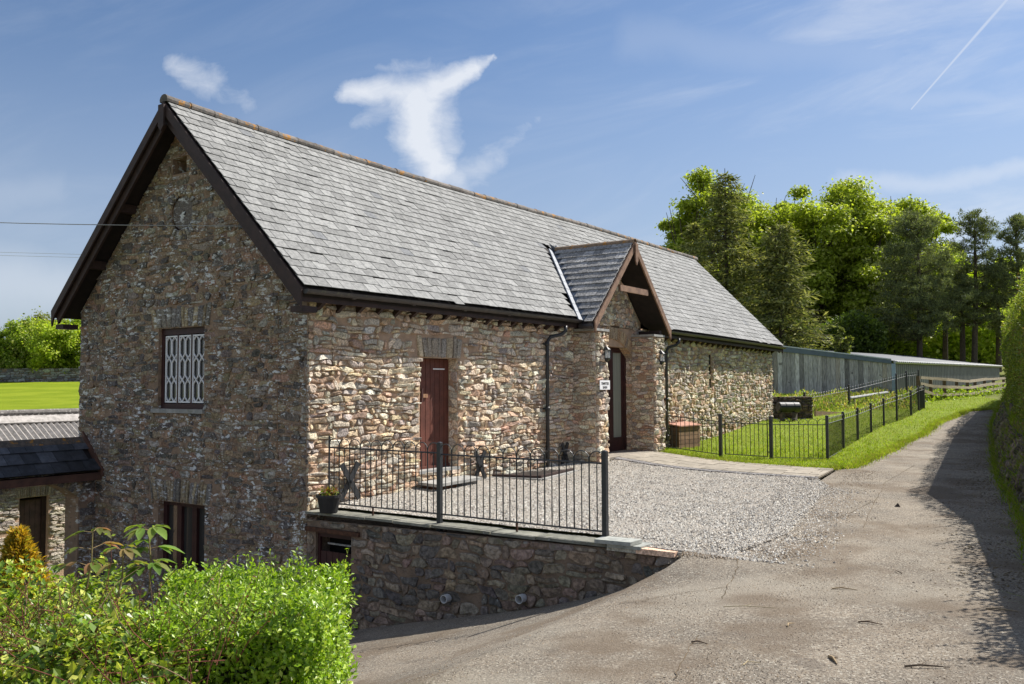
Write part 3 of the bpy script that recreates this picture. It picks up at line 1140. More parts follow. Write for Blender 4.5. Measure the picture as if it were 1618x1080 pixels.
rt = ridge_tile_mesh()
y = -VO - .02
while y < L_ + VO - .1:
    ob = bpy.data.objects.new('ridge_tile', rt)
    z0, z1 = ZR + sagR(y), ZR + sagR(y + .44)
    link(ob, roofo, (-W_ / 2, y, z0 + .005 + R.uniform(-.006, .006)))
    ob.rotation_euler = (math.atan2(z1 - z0, .44), 0, R.gauss(0, .006))
    k = R.uniform(.75, 1.3)
    ob.color = (k, k, k, 1)
    y += .443
x = -1.38
while x < PX1:
    ob = bpy.data.objects.new('ridge_tile', rt)
    link(ob, roofo, (x, PYC, PZR + .0))
    ob.rotation_euler = (0, 0, -math.pi / 2)
    ob.scale = (.8, .95 if x + .44 < PX1 + .06 else (PX1 + .03 - x) / .44, .8)
    ob.color = (1.5, 1.2, .9, 1)
    x += .42
# porch roof body
mb = MB()
for sgn in (-1, 1):
    e = [(PX1, PYC + sgn * PHW, PZE), (PX1, PYC, PZR), (-1.6, PYC, PZR), (.30, PYC + sgn * PHW, PZE)]
    if sgn > 0:
        e = e[::-1]
    mb.prism([np.array(p) - np.array([0, 0, .02]) for p in e], (0, 0, -.09))
mb.build('porch_roof', 'soffit', roofo)
# lead valleys
for sgn in (-1, 1):
    a = np.array([.36, PYC + sgn * PHW, 2.985])
    b = np.array([-1.50, PYC + sgn * .02, 4.83])
    nrm = np.array([.705, 0, .71])
    side_v = np.array([0, sgn * .16, 0])
    inn = np.array([0, -sgn * .05, 0])
    P = [a + nrm * .045 + side_v, b + nrm * .045 + side_v, b + nrm * .03 + inn, a + nrm * .03 + inn]
    mb = MB()
    N_ = 10
    for k in range(N_):
        q0, q1 = k / N_, (k + 1) / N_ - .004
        ww = [R.uniform(.9, 1.1) for _ in range(2)]
        A0, A1 = lerp(P[0], P[1], q0), lerp(P[0], P[1], q1)
        B0, B1 = lerp(P[3], P[2], q0), lerp(P[3], P[2], q1)
        mb.add([A0, A1, B1, B0, A0 - nrm * .03, A1 - nrm * .03, B1 - nrm * .03, B0 - nrm * .03],
               [(0, 1, 2, 3), (0, 4, 5, 1), (4, 7, 6, 5), (0, 3, 7, 4), (1, 5, 6, 2)])
    # upstand against the porch slates
    up_ = np.array([0, -sgn * .16, .165])
    mb.add([P[3], P[2], P[2] + up_ * .8, P[3] + up_], [(0, 1, 2, 3)])
    mb.build('lead_valley', 'lead', roofo)

# bargeboards




for yy in (-VO - .03, L_ + VO):
    for sgn in (1, -1):
        mb = MB()
        ez, rz = eaveZ(yy), ZR + sagR(yy)
        xo = (W_ / 2 + EO)
        pts = [(-W_ / 2, rz - .02), (-W_ / 2 + sgn * xo, ez - .02), (-W_ / 2 + sgn * (xo - .02), ez - .02 - .27), (-W_ / 2 + sgn * (xo - .10), ez - .10), (-W_ / 2, rz - .205)]
        mb.prism([(p[0], yy, p[1]) for p in pts], (0, .03, 0))
        mb.build('bargeboard', 'dark_wood', roofo)
        mb = MB()        # second board behind
        pts = [(-W_ / 2, rz - .17), (-W_ / 2 + sgn * (xo - .06), ez - .11), (-W_ / 2 + sgn * (xo - .12), ez - .24), (-W_ / 2, rz - .36)]
        off = .06 if yy < 0 else -.06
        mb.prism([(p[0], yy + off, p[1]) for p in pts], (0, .04, 0))
        mb.build('inner_bargeboard', 'dark_wood', roofo)
mb = MB()
mb.prism([(-W_ / 2 - .07, -VO - .065, ZR - .08), (-W_ / 2 + .07, -VO - .065, ZR - .08), (-W_ / 2 + .07, -VO - .065, ZR - .42), (-W_ / 2, -VO - .065, ZR - .50), (-W_ / 2 - .07, -VO - .065, ZR - .42)], (0, .032, 0))
mb.build('apex_board', 'dark_wood', roofo)
for (x, z) in ((-4.16, 4.62), (-5.02, 3.76), (-1.54, 4.62), (-.68, 3.76)):
    MB().box(x - .07, x + .07, -VO + .06, -.001, z - .07, z + .07).build('purlin_end', 'dark_wood', roofo)
for x in (-5.84, .10):
    MB().box(x - .12, x + .12, -VO + .05, -.04, 2.70, 2.78).build('wall_plate_end', 'dark_wood', roofo)

# eaves: fascia, gutter, rafter feet
for (a, b) in ((-VO, 6.98), (10.82, L_ + VO)):
    mb = MB()
    k = 8
    for i in range(k):
        y0, y1 = lerp(a, b, i / k), lerp(a, b, (i + 1) / k)
        mb.add([(EO - .03, y0, eaveZ(y0) - .03), (EO - .03, y1, eaveZ(y1) - .03), (EO - .03, y1, eaveZ(y1) - .2), (EO - .03, y0, eaveZ(y0) - .2),
                (EO - .06, y0, eaveZ(y0) - .03), (EO - .06, y1, eaveZ(y1) - .03), (EO - .06, y1, eaveZ(y1) - .2), (EO - .06, y0, eaveZ(y0) - .2)],
               [(3, 2, 1, 0), (4, 5, 6, 7), (2, 3, 7, 6)])
    mb.build('fascia', 'dark_wood', roofo)
    V, F = [], []
    n = 7
    mb = MB()
    for i in range(k + 1):
        y0 = lerp(a, b, i / k)
        for j in range(n):
            th = math.pi * j / (n - 1)
            V.append((EO + .045 + .062 * math.cos(th), y0, eaveZ(y0) - .045 - .062 * math.sin(th)))
    for i in range(k):
        for j in range(n - 1):
            F.append((i * n + j, i * n + j + 1, (i + 1) * n + j + 1, (i + 1) * n + j))
    mb.add(V, F)
    F2 = [tuple(range(n))]
    mb.add(V[:n], F2)
    for yb in np.arange(a + .9, b, 1.3):
        mb.tube([(EO + .045, yb - .04, eaveZ(yb) - .078), (EO + .045, yb + .04, eaveZ(yb) - .078)], .042, 10)
    mb.build('gutter', 'gutter', roofo, smooth=False)
y = .12
while y < L_:
    if not (6.9 < y < 10.9):
        z = eaveZ(y)
        MB().prism([(EO - .065, y, z - .12), (.0, y, z + .05), (.0, y, z - .30), (EO - .10, y, z - .17)], (0, .065, 0)).build('rafter_foot', 'dark_wood', roofo)
    y += .40

# downpipes
def downpipe(y, ztop, ygut, zb):
    mb = MB()
    mb.tube([(EO + .045, ygut, ztop), (EO + .045, ygut, ztop - .10), (EO - .02, ygut - .05, ztop - .17), (.12, lerp(ygut, y, .8), ztop - .22), (.085, y, ztop - .32), (.085, y, zb)], .036, 10)
    for z in (ztop - .36, (ztop + zb) / 2 - .25, zb + .1):
        mb.tube([(.085, y, z - .035), (.085, y, z + .035)], .047, 10)
        mb.box(.0, .085, y - .05, y + .05, z - .012, z + .012)
    mb.build('downpipe', 'black_iron', barn, smooth=True)


downpipe(6.12, 2.86, 6.42, .12)
downpipe(11.72, 2.84, 11.95, .32)

# wall ties in the shape of a cross
def cross(y, z, s=.30, k=.5):
    mb = MB()
    for sg in (1, -1):
        d = np.array([0, sg * math.sin(k), math.cos(k)])
        n = np.array([0, math.cos(k), -sg * math.sin(k)])
        c = np.array([.06 if sg > 0 else .082, y, z])
        mb.obox(c - d * s - n * .042, d * 2 * s, n * .084, (.022, 0, 0))
    mb.tube([(.04, y, z), (.135, y, z)], .022, 6)
    mb.build('wall_tie', 'black_iron', barn)


cross(.74, .33, .31, .6)
cross(3.90, .30, .30, .55)
cross(6.78, .30, .27, .5)

# windows -------------------------------------------------------------
def lattice_window():
    x0, x1, z0, z1 = -3.43, -2.27, 1.35, 2.62
    yb = .075
    fr = MB()
    fr.box(x0, x0 + .07, yb - .02, yb + .08, z0, z1)
    fr.box(x1 - .05, x1, yb - .02, yb + .08, z0, z1)
    fr.box(x0 + .07, x1 - .05, yb - .02, yb + .08, z1 - .10, z1)
    fr.box(x0 + .07, x1 - .05, yb - .02, yb + .08, z0, z0 + .08)
    w = bpy.data.objects.new('window', None)
    w = fr.build('window', 'frame_paint', gable)
    iw = (x1 - .05) - (x0 + .07)
    pw = iw / 3
    for i in range(3):
        a = x0 + .07 + i * pw
        b = a + pw
        if i:
            MB().box(a - .018, a + .018, yb - .015, yb + .06, z0 + .08, z1 - .10).build('mullion', 'frame_paint', w)
        a += .02
        b -= .02
        zb, zt = z0 + .095, z1 - .115
        cs = MB()
        y0, y1 = yb - .012, yb + .012
        cs.box(a, a + .016, y0, y1, zb, zt)
        cs.box(b - .016, b, y0, y1, zb, zt)
        cs.box(a + .022, b - .022, y0, y1, zb, zb + .022)
        cs.box(a + .022, b - .022, y0, y1, zt - .022, zt)
        ca, cb = a + .010, b - .010
        cw = (cb - ca) / 2
        rh = (zt - zb - .03) / 3
        for c in range(2):
            for r in range(3):
                u0, u1 = ca + c * cw, ca + (c + 1) * cw
                v0, v1 = zb + .015 + r * rh, zb + .015 + (r + 1) * rh
                ch = cw * .5
                e = .008
                pts = [(u0 + e, v0 + ch), (u0 + cw * .42, v0 + e), (u1 - cw * .42, v0 + e), (u1 - e, v0 + ch), (u1 - e, v1 - ch), (u1 - cw * .42, v1 - e), (u0 + cw * .42, v1 - e), (u0 + e, v1 - ch)]
                n = len(pts)
                cx, cz = (u0 + u1) / 2, (v0 + v1) / 2
                for k in range(n):
                    p, q = np.array(pts[k]), np.array(pts[(k + 1) % n])
                    d = q - p
                    L = np.linalg.norm(d)
                    nn = np.array([-d[1], d[0]]) / L * .0074
                    cs.obox((p[0] - nn[0], y0 + .003, p[1] - nn[1]), (d[0], 0, d[1]), (2 * nn[0], 0, 2 * nn[1]), (0, y1 - y0 - .006, 0))
        cs.build('casement', 'white_paint', w)
        MB().box(a + .01, b - .01, yb + .02, yb + .026, zb, zt).build('pane', 'glass', w)
    s = MB()
    s.box(x0 - .12, x1 + .03, -.05, yb, z0 - .065, z0 - .002)
    s.build('sill', 'grey_stone', w)
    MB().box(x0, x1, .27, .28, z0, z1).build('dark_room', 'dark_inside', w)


lattice_window()


def low_window():
    x0, x1, z0, z1 = -3.38, -2.21, -1.15, -.10
    yb = .10
    fr = MB()
    fr.box(x0, x0 + .09, yb, yb + .08, z0, z1)
    fr.box(x1 - .04, x1, yb, yb + .08, z0, z1)
    fr.box(x0 + .09, x1 - .04, yb, yb + .08, z1 - .07, z1)
    fr.box(x0 + .09, x1 - .04, yb, yb + .08, z0, z0 + .08)
    w = fr.build('window', 'frame_paint', gable)
    for x in (-2.96, -2.58):
        MB().box(x - .055, x + .055, yb - .01, yb + .07, z0 + .08, z1 - .07).build('mullion', 'frame_paint', w)
    for a, b in ((-3.29, -3.015), (-2.905, -2.635), (-2.525, -2.25)):
        MB().box(a, b, yb + .04, yb + .046, z0 + .08, z1 - .07).build('pane', 'glass', w)
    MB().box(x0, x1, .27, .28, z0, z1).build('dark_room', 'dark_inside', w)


low_window()

# red plank door ------------------------------------------------------
door = MB().box(-.235, -.225, 2.38, 3.37, .31, 2.15).build('side_door', 'dark_inside', barn)
pw = .99 / 8
for k in range(8):
    MB().box(-.225, -.197 + R.uniform(-.003, .003), 2.38 + k * pw + .006, 2.38 + (k + 1) * pw - .006, .36, 2.14).build('plank', 'door_paint', door)
MB().box(-.23, -.16, 2.38, 3.37, .335, .375).build('threshold', 'door_paint', door)
MB().box(-.2, .02, 2.36, 3.42, .285, .333).build('sill', 'grey_stone', door)
mb = MB()
MB().box(-.195, -.165, 2.385, 2.78, 1.50, 1.56, (1.7, 1.6, 1.3)).build('latch_bar', 'porch_wood', door)
mb.box(-.194, -.13, 2.585, 2.625, 1.43, 1.65, (.5, .6, .7))
mb.build('latch', 'door_paint', door)
MB().box(-.195, -.188, 2.95, 3.25, 1.965, 1.985).build('hinge_strap', 'white_paint', door)

# porch ---------------------------------------------------------------
PX = .54
porch = thing('porch', None, None, (.27, 8.9, 0))
porch.parent = barn
porch.location = WL[porch.name] - WL[barn.name]
for (y0, y1) in ((7.25, 7.73), (9.97, 10.50)):
    MB().box(.0, PX, y0, y1, -.2, 2.80).build('pier', 'wall_mortar', porch)
pst = []
for (y0, y1, seed) in ((7.25, 7.73, 41), (9.97, 10.50, 42)):
    hgt = 2.78
    pst += rubble(((PX, y0, 0), (0, 1, 0), (0, 0, 1), (1, 0, 0)), [(0, -.1), (y1 - y0, -.1), (y1 - y0, hgt), (0, hgt)], [], (.12, .30), (.06, .15), .05, WPAL, seed, gap=.012, tiltk=.35)
    pst += rubble(((0, y0, 0), (1, 0, 0), (0, 0, 1), (0, -1, 0)), [(0, -.1), (PX, -.1), (PX, hgt), (0, hgt)], [], (.12, .30), (.05, .12), .028, WPAL, seed + 2, gap=.011)
    pst += rubble(((PX, y1, 0), (-1, 0, 0), (0, 0, 1), (0, 1, 0)), [(0, -.1), (PX, -.1), (PX, hgt), (0, hgt)], [], (.14, .30), (.08, .15), .028, WPAL, seed + 4, gap=.011)
    MB().box(.0, PX + .05, y0 - .03, y1 + .03, 2.80, 2.85).build('pier_cap', 'grey_stone', porch)
# head of the opening: stone arch at the wall face
r_ = random.Random(12)
yc, hw_, zs, rise = 8.87, 1.12, 2.30, .43
Rr = (hw_ ** 2 + rise ** 2) / (2 * rise)
zc = zs + rise - Rr
half = math.asin(hw_ / Rr)
nv = 30
for k in range(nv):
    a0, a1 = -half + 2 * half * k / nv + .004, -half + 2 * half * (k + 1) / nv - .004
    ro = Rr + .26 + r_.uniform(-.02, .02)
    P = lambda a, rr: (yc + rr * math.sin(a), zc + rr * math.cos(a))
    poly = [P(a0, Rr), P(a1, Rr), P(a1, ro), P(a0, ro)]
    mb = MB()
    c = r_.choice([(.50, .36, .22), (.42, .32, .22), (.36, .28, .21), (.46, .30, .18)])
    mb.prism([(.03 + r_.uniform(-.01, .012), p[0], p[1]) for p in poly], (-.22, 0, 0), c)
    mb.build('arch_stone', 'wall_stone', porch)
# spandrels beside the arch
for k in range(12):
    a0, a1 = -half + 2 * half * k / 12, -half + 2 * half * (k + 1) / 12
    p = lambda a: (yc + (Rr + .22) * math.sin(a), zc + (Rr + .22) * math.cos(a))
    q0, q1 = p(a0), p(a1)
    mb = MB().add([(-.02, q0[0], q0[1]), (-.02, q1[0], q1[1]), (-.02, q1[0], 3.10), (-.02, q0[0], 3.10)], [(0, 1, 2, 3)])
    mb.build('spandrel', 'wall_mortar', porch)
sp = rubble(((0.0, 7.6, 0), (0, 1, 0), (0, 0, 1), (1, 0, 0)), [(0, 2.62), (2.6, 2.62), (2.6, 3.3), (0, 3.3)], [(.12, 2.4, 2.3, 2.99)], (.1, .22), (.06, .12), .03, WPAL, 77)
# timber framed glazed doors set back under the arch
pd = MB()
pd.box(-.24, -.16, 9.88, 9.99, .12, 2.9)
pd.box(-.24, -.16, 7.75, 7.86, .12, 2.9)
pd.box(-.24, -.16, 7.86, 9.88, 2.50, 2.95)
pd.box(-.23, -.19, 7.86, 8.86, .12, 2.50)
pd = pd.build('porch_door', 'frame_paint', porch)
lf = MB()
lf.box(-.22, -.17, 8.88, 9.36, .14, 2.49)
lf.box(-.22, -.17, 9.80, 9.87, .14, 2.49)
lf.box(-.22, -.17, 9.36, 9.80, .14, .50)
lf.box(-.22, -.17, 9.36, 9.80, 2.43, 2.49)
lf.box(-.17, -.15, 8.86, 8.94, .13, 2.50)
lf.build('door_leaf', 'frame_paint', pd)
MB().box(-.205, -.20, 9.36, 9.80, .50, 2.43).build('pane', 'curtain', pd)
# porch front boards, collar and hanging post
for sgn in (-1, 1):
    mb = MB()
    pts = [(PYC, PZR + .0), (PYC + sgn * PHW * .98, PZE + .03), (PYC + sgn * (PHW * .97), PZE - .20), (PYC + sgn * (PHW - .14), PZE - .06), (PYC, PZR - .17)]
    mb.prism([(PX1 + .0, p[0], p[1]) for p in pts], (.035, 0, 0))
    mb.build('porch_bargeboard', 'porch_wood', porch)
    for xx in ():
        mb = MB()
        pts = [(PYC, PZR - .13), (PYC + sgn * (PHW - .1), PZE - .02), (PYC + sgn * (PHW - .24), PZE - .02), (PYC, PZR - .27)]
        mb.prism([(xx, p[0], p[1]) for p in pts], (.06, 0, 0))
        mb.build('porch_rafter', 'porch_wood', porch)
MB().box(PX1 - .06, PX1 - .005, PYC - .66, PYC + .70, 3.70, 3.83).build('collar_beam', 'porch_wood', porch)
MB().prism([(PX1 + .04, PYC - .06, PZR - .04), (PX1 + .04, PYC + .06, PZR - .04), (PX1 + .04, PYC + .06, PZR - .42), (PX1 + .04, PYC, PZR - .52), (PX1 + .04, PYC - .06, PZR - .42)], (.03, 0, 0)).build('pendant_board', 'porch_wood', porch)
MB().box(.0, PX + .02, 7.30, 7.40, 2.85, 2.95).box(.0, PX + .02, 10.30, 10.40, 2.85, 2.95).build('wall_plate', 'dark_wood', porch)
mb = MB()
mb.tube([(.36, 6.96, 2.88), (.36, 7.02, 2.88), (.62, 7.02, 2.88)], .055, 8)
mb.build('porch_gutter', 'gutter', roofo)

place_stones([(rv, side, 'wall_stone', .5), (gst, gable, 'gable_stone', 1.0), (sst, side, 'wall_stone', 1.0), (sst2, side, 'wall_stone', .9), (sst3, side, 'wall_stone', .8),
              (pst, porch, "wall_stone", 1.0), (sp, porch, "wall_stone", .8)], 300)

# ------------------------------------------------------------------ things on the porch
def lantern(y, z, label):
    t = thing('wall_lantern', label, 'lantern', (PX + .06, y, z - .16), 'lanterns on the porch piers')
    mb = MB()
    x = PX + .045
    mb.box(x, x + .015, y - .05, y + .05, z - .16, z + .14)
    mb.prism([(x + .015, y - .075, z + .07), (x + .015, y + .075, z + .07), (x + .10, y + .055, z + .07), (x + .115, y, z + .07), (x + .10, y - .055, z + .07)], (0, 0, .015))
    mb.add([(x + .01, y - .075, z + .085), (x + .01, y + .075, z + .085), (x + .10, y + .055, z + .085), (x + .115, y, z + .085), (x + .10, y - .055, z + .085), (x + .02, y, z + .165)],
           [(0, 5, 1), (1, 5, 2), (2, 5, 3), (3, 5, 4), (4, 5, 0)])
    mb.box(x + .015, x + .10, y - .055, y + .055, z - .105, z - .09)
    mb.add([(x + .01, y - .055, z - .105), (x + .01, y + .055, z - .105), (x + .10, y + .05, z - .105), (x + .10, y - .05, z - .105), (x + .02, y, z - .19)],
           [(0, 1, 4), (1, 2, 4), (2, 3, 4), (3, 0, 4)])
    for yy in (-.055, 0, .055):
        xx = x + (.105 if yy == 0 else .09)
        mb.box(xx, xx + .009, y + yy - .0045, y + yy + .0045, z - .09, z + .07)
    mb.build('lantern_frame', 'black_iron', t)
    MB().box(x + .02, x + .085, y - .048, y + .048, z - .09, z + .07).build('lantern_pane', 'clear_glass', t)
    MB().tube([(x + .05, y, z - .09), (x + .05, y, z + .0)], .016, 8).build('bulb', 'white_paint', t)


lantern(7.58, 2.34, 'black wall lantern above the white sign on the near porch pier')
lantern(10.27, 2.33, 'black wall lantern on the far porch pier beside the downpipe')


def sign():
    x = PX + .062
    t = thing('name_sign', 'small white name sign with black lettering on the near porch pier', 'sign', (x, 7.5, 1.60))
    MB().box(x, x + .012, 7.285, 7.715, 1.60, 1.79).build('sign_board', 'white_paint', t)
    MB().box(x - .04, x, 7.45, 7.55, 1.66, 1.72).build('sign_fixing', 'black_iron', t)
    for txt, z, s in (('TEMPSTER', 1.70, .072), ('BARN', 1.622, .072)):
        cu = bpy.data.curves.new('lettering', 'FONT')
        cu.body = txt
        cu.size = s
        cu.align_x = 'CENTER'
        cu.extrude = .001
        cu.offset = .0012
        tmp = bpy.data.objects.new('text_source', cu)
        col.objects.link(tmp)
        bpy.context.view_layer.update()
        me = bpy.data.meshes.new_from_object(tmp.evaluated_get(bpy.context.evaluated_depsgraph_get()))
        V = [(x + .0135 + v.co.z, 7.5 + v.co.x, z + v.co.y) for v in me.vertices]
        put('lettering', V, [tuple(p.vertices) for p in me.polygons], 'print_black', t, kind='stuff')
        bpy.data.objects.remove(tmp)


sign()

# ------------------------------------------------------------------ retaining wall
rw = thing('retaining_wall', 'dark rubble retaining wall topped with flat slabs in front of the gravel', 'wall', (2.7, .1, -1))
base = [(.03, -1.95), (.9, -1.6), (2.38, -1.2), (3.74, -.9), (4.55, -.66), (5.28, -.36), (5.55, -.2)]
rout = [(.03, -1.95), (1.2, -1.65), (3.0, -1.15), (4.6, -.72), (5.75, -.2), (5.75, -.03), (4.70, -.045), (.03, -.035)]
rhole = [(.20, .86, -2.2, -.27)]
rfr = ((0, -.02, 0), (1, 0, 0), (0, 0, 1), (0, -1, 0))
rcore = wall_core(rfr, rout, rhole, .28, 'wall_core', 'dark_mortar', rw)
MB().prism([(.03, .27, -2.2), (5.5, .27, -.4), (5.45, .27, -.05), (4.7, .27, -.05), (.03, .27, -.05)], (0, .05, 0)).build('wall_back', 'dark_mortar', rw)
MB().add([(.03, -.02, -.037), (4.7, -.02, -.047), (5.75, -.02, -.03), (5.75, .3, -.03), (4.7, .3, -.047), (.03, .3, -.037)], [(0, 1, 4, 5), (1, 2, 3, 4)]).build('wall_top', 'dark_mortar', rw)
rst = rubble(rfr, rout, rhole + [(.0, 1.05, -.27, -.20)], (.10, .34), (.05, .155), .020, RPAL, 51, gap=.020, jit=.46, drop=.14)
place_stones([(rst, rw, 'dark_stone', 1.0)], 300)
MB().box(.02, 1.02, -.055, .02, -.265, -.205).build('lintel', 'rusty_iron', rw)
x = .02
k = 0
while x < 4.62:
    w = R.choice([.48, .62, .75, .9])
    b = min(x + w, 4.66)
    zt = -.002 + R.uniform(-.006, .006)
    mb = MB()
    mb.prism([(x + .006, -.05 + R.uniform(-.012, .012), zt - .032), (b - .006, -.05 + R.uniform(-.012, .012), zt - .032), (b - .006, .275, zt - .032), (x + .006, .275, zt - .032)], (0, 0, .032))
    kk = R.uniform(.85, 1.15)
    o = mb.build('coping_slab', 'coping', rw)
    o.color = (kk, kk, kk, 1)
    x = b
for (a, b, z0, t) in ((4.66, 5.05, -.035, (.50, .48, .42)), (5.0, 5.42, -.035, (.85, .58, .42)), (5.44, 5.72, -.04, (.42, .38, .32)), (5.74, 6.02, -.045, (.36, .33, .28)), (6.04, 6.25, -.05, (.40, .36, .30))):
    mb = MB()
    yk = .0 if a < 5.4 else .05 + (a - 5.4) * .12
    mb.prism([(a, -.08 + yk, z0 - .02), (b, -.06 + yk, z0 - .025), (b + .02, .08 + yk, z0 - .02), (b - .05, .18 if a > 5.4 else .26, z0 - .015), (a, .19 if a > 5.4 else .27, z0 - .02)], (0, 0, .055), t)
    mb.build('coping_slab', 'wall_stone', rw)
for x, z in ((2.48, -.85), (3.56, -.71)):
    mb = MB()
    n = 14
    V = [(x + rr * math.cos(2 * math.pi * j / n), yy, z + rr * math.sin(2 * math.pi * j / n)) for yy, rr in ((.1, .05), (-.12, .05), (-.12, .042), (.1, .042)) for j in range(n)]
    F = [(i * n + j, i * n + (j + 1) % n, (i + 1) * n + (j + 1) % n, (i + 1) * n + j) for i in range(3) for j in range(n)]
    mb.add(V, F)
    mb.tube([(x, .09, z), (x, .1, z)], .045, 10, (.05, .05, .05))
    mb.build('drain_pipe', 'plastic_white', rw, smooth=False)
gate = MB().box(.20, .24, .02, .06, -2.0, -.27).box(.82, .86, .02, .06, -2.0, -.27).box(.24, .82, .02, .06, -.33, -.27).build('cellar_door', 'frame_paint', rw)
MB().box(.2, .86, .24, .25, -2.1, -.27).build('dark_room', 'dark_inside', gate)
for k in range(5):
    MB().box(.24 + k * .116 + .004, .24 + (k + 1) * .116 - .004, .03, .05, -1.9, -.52).build('plank', 'frame_paint', gate)
MB().box(.3, .8, .10, .13, -.44, -.42).build('shelf_edge', 'grey_stone', gate)

# loose slabs beside the end post
for i, (x0, x1, y0, y1, z0, h, lab) in enumerate(((4.68, 5.06, -.12, .20, .0, .035, 'lower of the two loose grey slabs at the wall end beside the fence post'),
                                                  (4.56, 4.97, -.17, .10, .04, .04, 'upper loose grey slab lying on another at the wall end'))):
    mb = MB()
    mb.prism([(x0, y0, z0 - .015), (x1, y0 + .03, z0 - .015), (x1 + .02, y1, z0 - .015), (x0 - .02, y1 - .02, z0 - .015)], (0, 0, h), (1.0, 1.05, 1.02))
    mb.build('loose_slab', 'grey_stone', label=lab, category='slab', group='loose slabs by the end post')

# steps below the red door
st = thing('door_step', 'rough stone step with a grey slab top below the red plank door', 'step', (.35, 2.8, .08))
MB().prism([(.05, 2.28, .13), (.50, 2.20, .125), (.46, 3.42, .13), (.05, 3.50, .135)], (0, 0, .045)).build('step_slab', 'grey_stone', st)
MB().box(.04, .42, 2.34, 2.80, -.02, .128).build('step_block', 'rusty_iron', st)
MB().box(.04, .38, 3.0, 3.40, -.02, .128).build('step_block', 'grey_stone', st)

# shallow bed set in the gravel
bd = thing('shallow_bed', 'shallow dark planting bed with pale stone edging in the gravel by the wall', 'planting bed', (.5, 5.1, .06))
A, B, C, D_ = (.06, 4.28), (.95, 4.50), (.72, 6.05), (.06, 6.0)
MB().prism([(*A, .02), (*B, .02), (*C, .02), (*D_, .02)], (0, 0, .07)).build('soil', 'soil', bd)
for p, q in ((A, B), (B, C)):
    p, q = np.array([*p, .0]), np.array([*q, .0])
    d = (q - p) / np.linalg.norm(q - p)
    n = np.array([d[1], -d[0], 0])
    MB().obox(p - d * .02, q - p + d * .04, n * .07, (0, 0, .085)).build('edging', 'grey_stone', bd)
    MB().obox(p - n * .07, q - p, n * .07, (0, 0, .125)).build('inner_edging', 'dark_wood', bd)

# ------------------------------------------------------------------ leaves and blades
def leaf_cloud(P, N, size, aspect, tint, fold=.25, rng=NR, droop=0.0, spin=None):
    """rhombic folded leaves (2 triangles each)"""
    n = len(P)
    N = N / (np.linalg.norm(N, axis=1, keepdims=True) + 1e-9)
    a = rng.normal(size=(n, 3)) if spin is None else spin + rng.normal(size=(n, 3)) * .35
    a[:, 2] -= droop
    a -= N * (a * N).sum(1, keepdims=True)
    a /= (np.linalg.norm(a, axis=1, keepdims=True) + 1e-9)
    b = np.cross(N, a)
    s = size[:, None] if hasattr(size, '__len__') else np.full((n, 1), size)
    w = s * aspect / 2
    V = np.empty((n, 4, 3))
    V[:, 0] = P
    V[:, 1] = P + a * s * .5 - b * w + N * w * fold
    V[:, 2] = P + a * s
    V[:, 3] = P + a * s * .5 + b * w + N * w * fold
    F = np.array([[0, 1, 2], [0, 2, 3]])[None] + (np.arange(n) * 4)[:, None, None]
    T = np.repeat(tint, 4, axis=0)
    return V.reshape(-1, 3), F.reshape(-1, 3), T


def tints(n, cols, vary=.2, rng=NR, w=None):
    cols = np.array(cols)
    idx = rng.choice(len(cols), n, p=w)
    return cols[idx] * rng.uniform(1 - vary, 1 + vary, (n, 1))


def blades(name, pts, h, w, cols, m='grass', lean=.35, **tags):
    """grass: one tapering blade (2 triangles) per point"""
    n = len(pts)
    P = np.array(pts)
    hh = NR.uniform(h[0], h[1], n)[:, None]
    th = NR.uniform(0, 2 * math.pi, n)
    b = np.stack([np.cos(th), np.sin(th), np.zeros(n)], 1) * w / 2
    ln = NR.normal(size=(n, 3)) * lean
    ln[:, 2] = 1
    mid = P + ln * hh * .5
    top = P + (ln * np.array([1.8, 1.8, .95])) * hh
    V = np.stack([P - b, P + b, mid + b * .7, mid - b * .7, top], 1).reshape(-1, 3)
    k = (np.arange(n) * 5)[:, None, None]
    F3 = (np.array([[0, 1, 2], [0, 2, 3], [3, 2, 4]])[None] + k).reshape(-1, 3)
    T = np.repeat(tints(n, cols), 5, axis=0)
    return put(name, V, F3, m, None, T, **tags)


def scatter(poly, n, rng=NR, dens=None):
    xs, ys = [p[0] for p in poly], [p[1] for p in poly]
    out = []
    while len(out) < n:
        x, y = rng.uniform(min(xs), max(xs)), rng.uniform(min(ys), max(ys))
        if dens is not None and rng.random() > dens(x, y):
            continue
        if inside((x, y), poly):
            out.append((x, y))
    return out


GREENS = [(.216, .304, .012), (.264, .352, .016), (.168, .248, .010), (.304, .360, .040), (.336, .320, .096)]
near_d = lambda x, y: max(.04, min(1.0, (14 / max(8, dist_fwd(x, y))) ** 2.2))
pts = [(x, y, H(x, y) + .02) for x, y in scatter(lawn_poly, 72000, dens=near_d)]
blades('lawn_grass', pts, (.035, .075), .012, GREENS, label='short bright green lawn grass inside the bow-topped railings', category='grass', kind='stuff')
# verge edge, rougher and longer
vp = []
edge = [(.62, 10.2), (2.1, 9.72), (4.66, 9.36)] + [tuple(v) for v in verge]
for i in range(len(edge) - 1):
    a, b = np.array(edge[i]), np.array(edge[i + 1])
    L = np.linalg.norm(b - a)
    nn = np.array([-(b - a)[1], (b - a)[0]]) / L
    for _ in range(int(L * 420)):
        q = a + (b - a) * NR.random() + nn * NR.normal(.04, .09)
        vp.append((q[0], q[1], H(q[0], q[1]) + .012))
blades('verge_grass', vp, (.05, .12), .012, GREENS + [(.22, .19, .08)], label='ragged green verge grass along the lane and path edge', category='grass', kind='stuff')

# ------------------------------------------------------------------ flagged path to the porch
path = MB()
PA, PB, PC, PD = (.56, 7.93), (4.84, 7.44), (4.66, 9.33), (.56, 10.05)


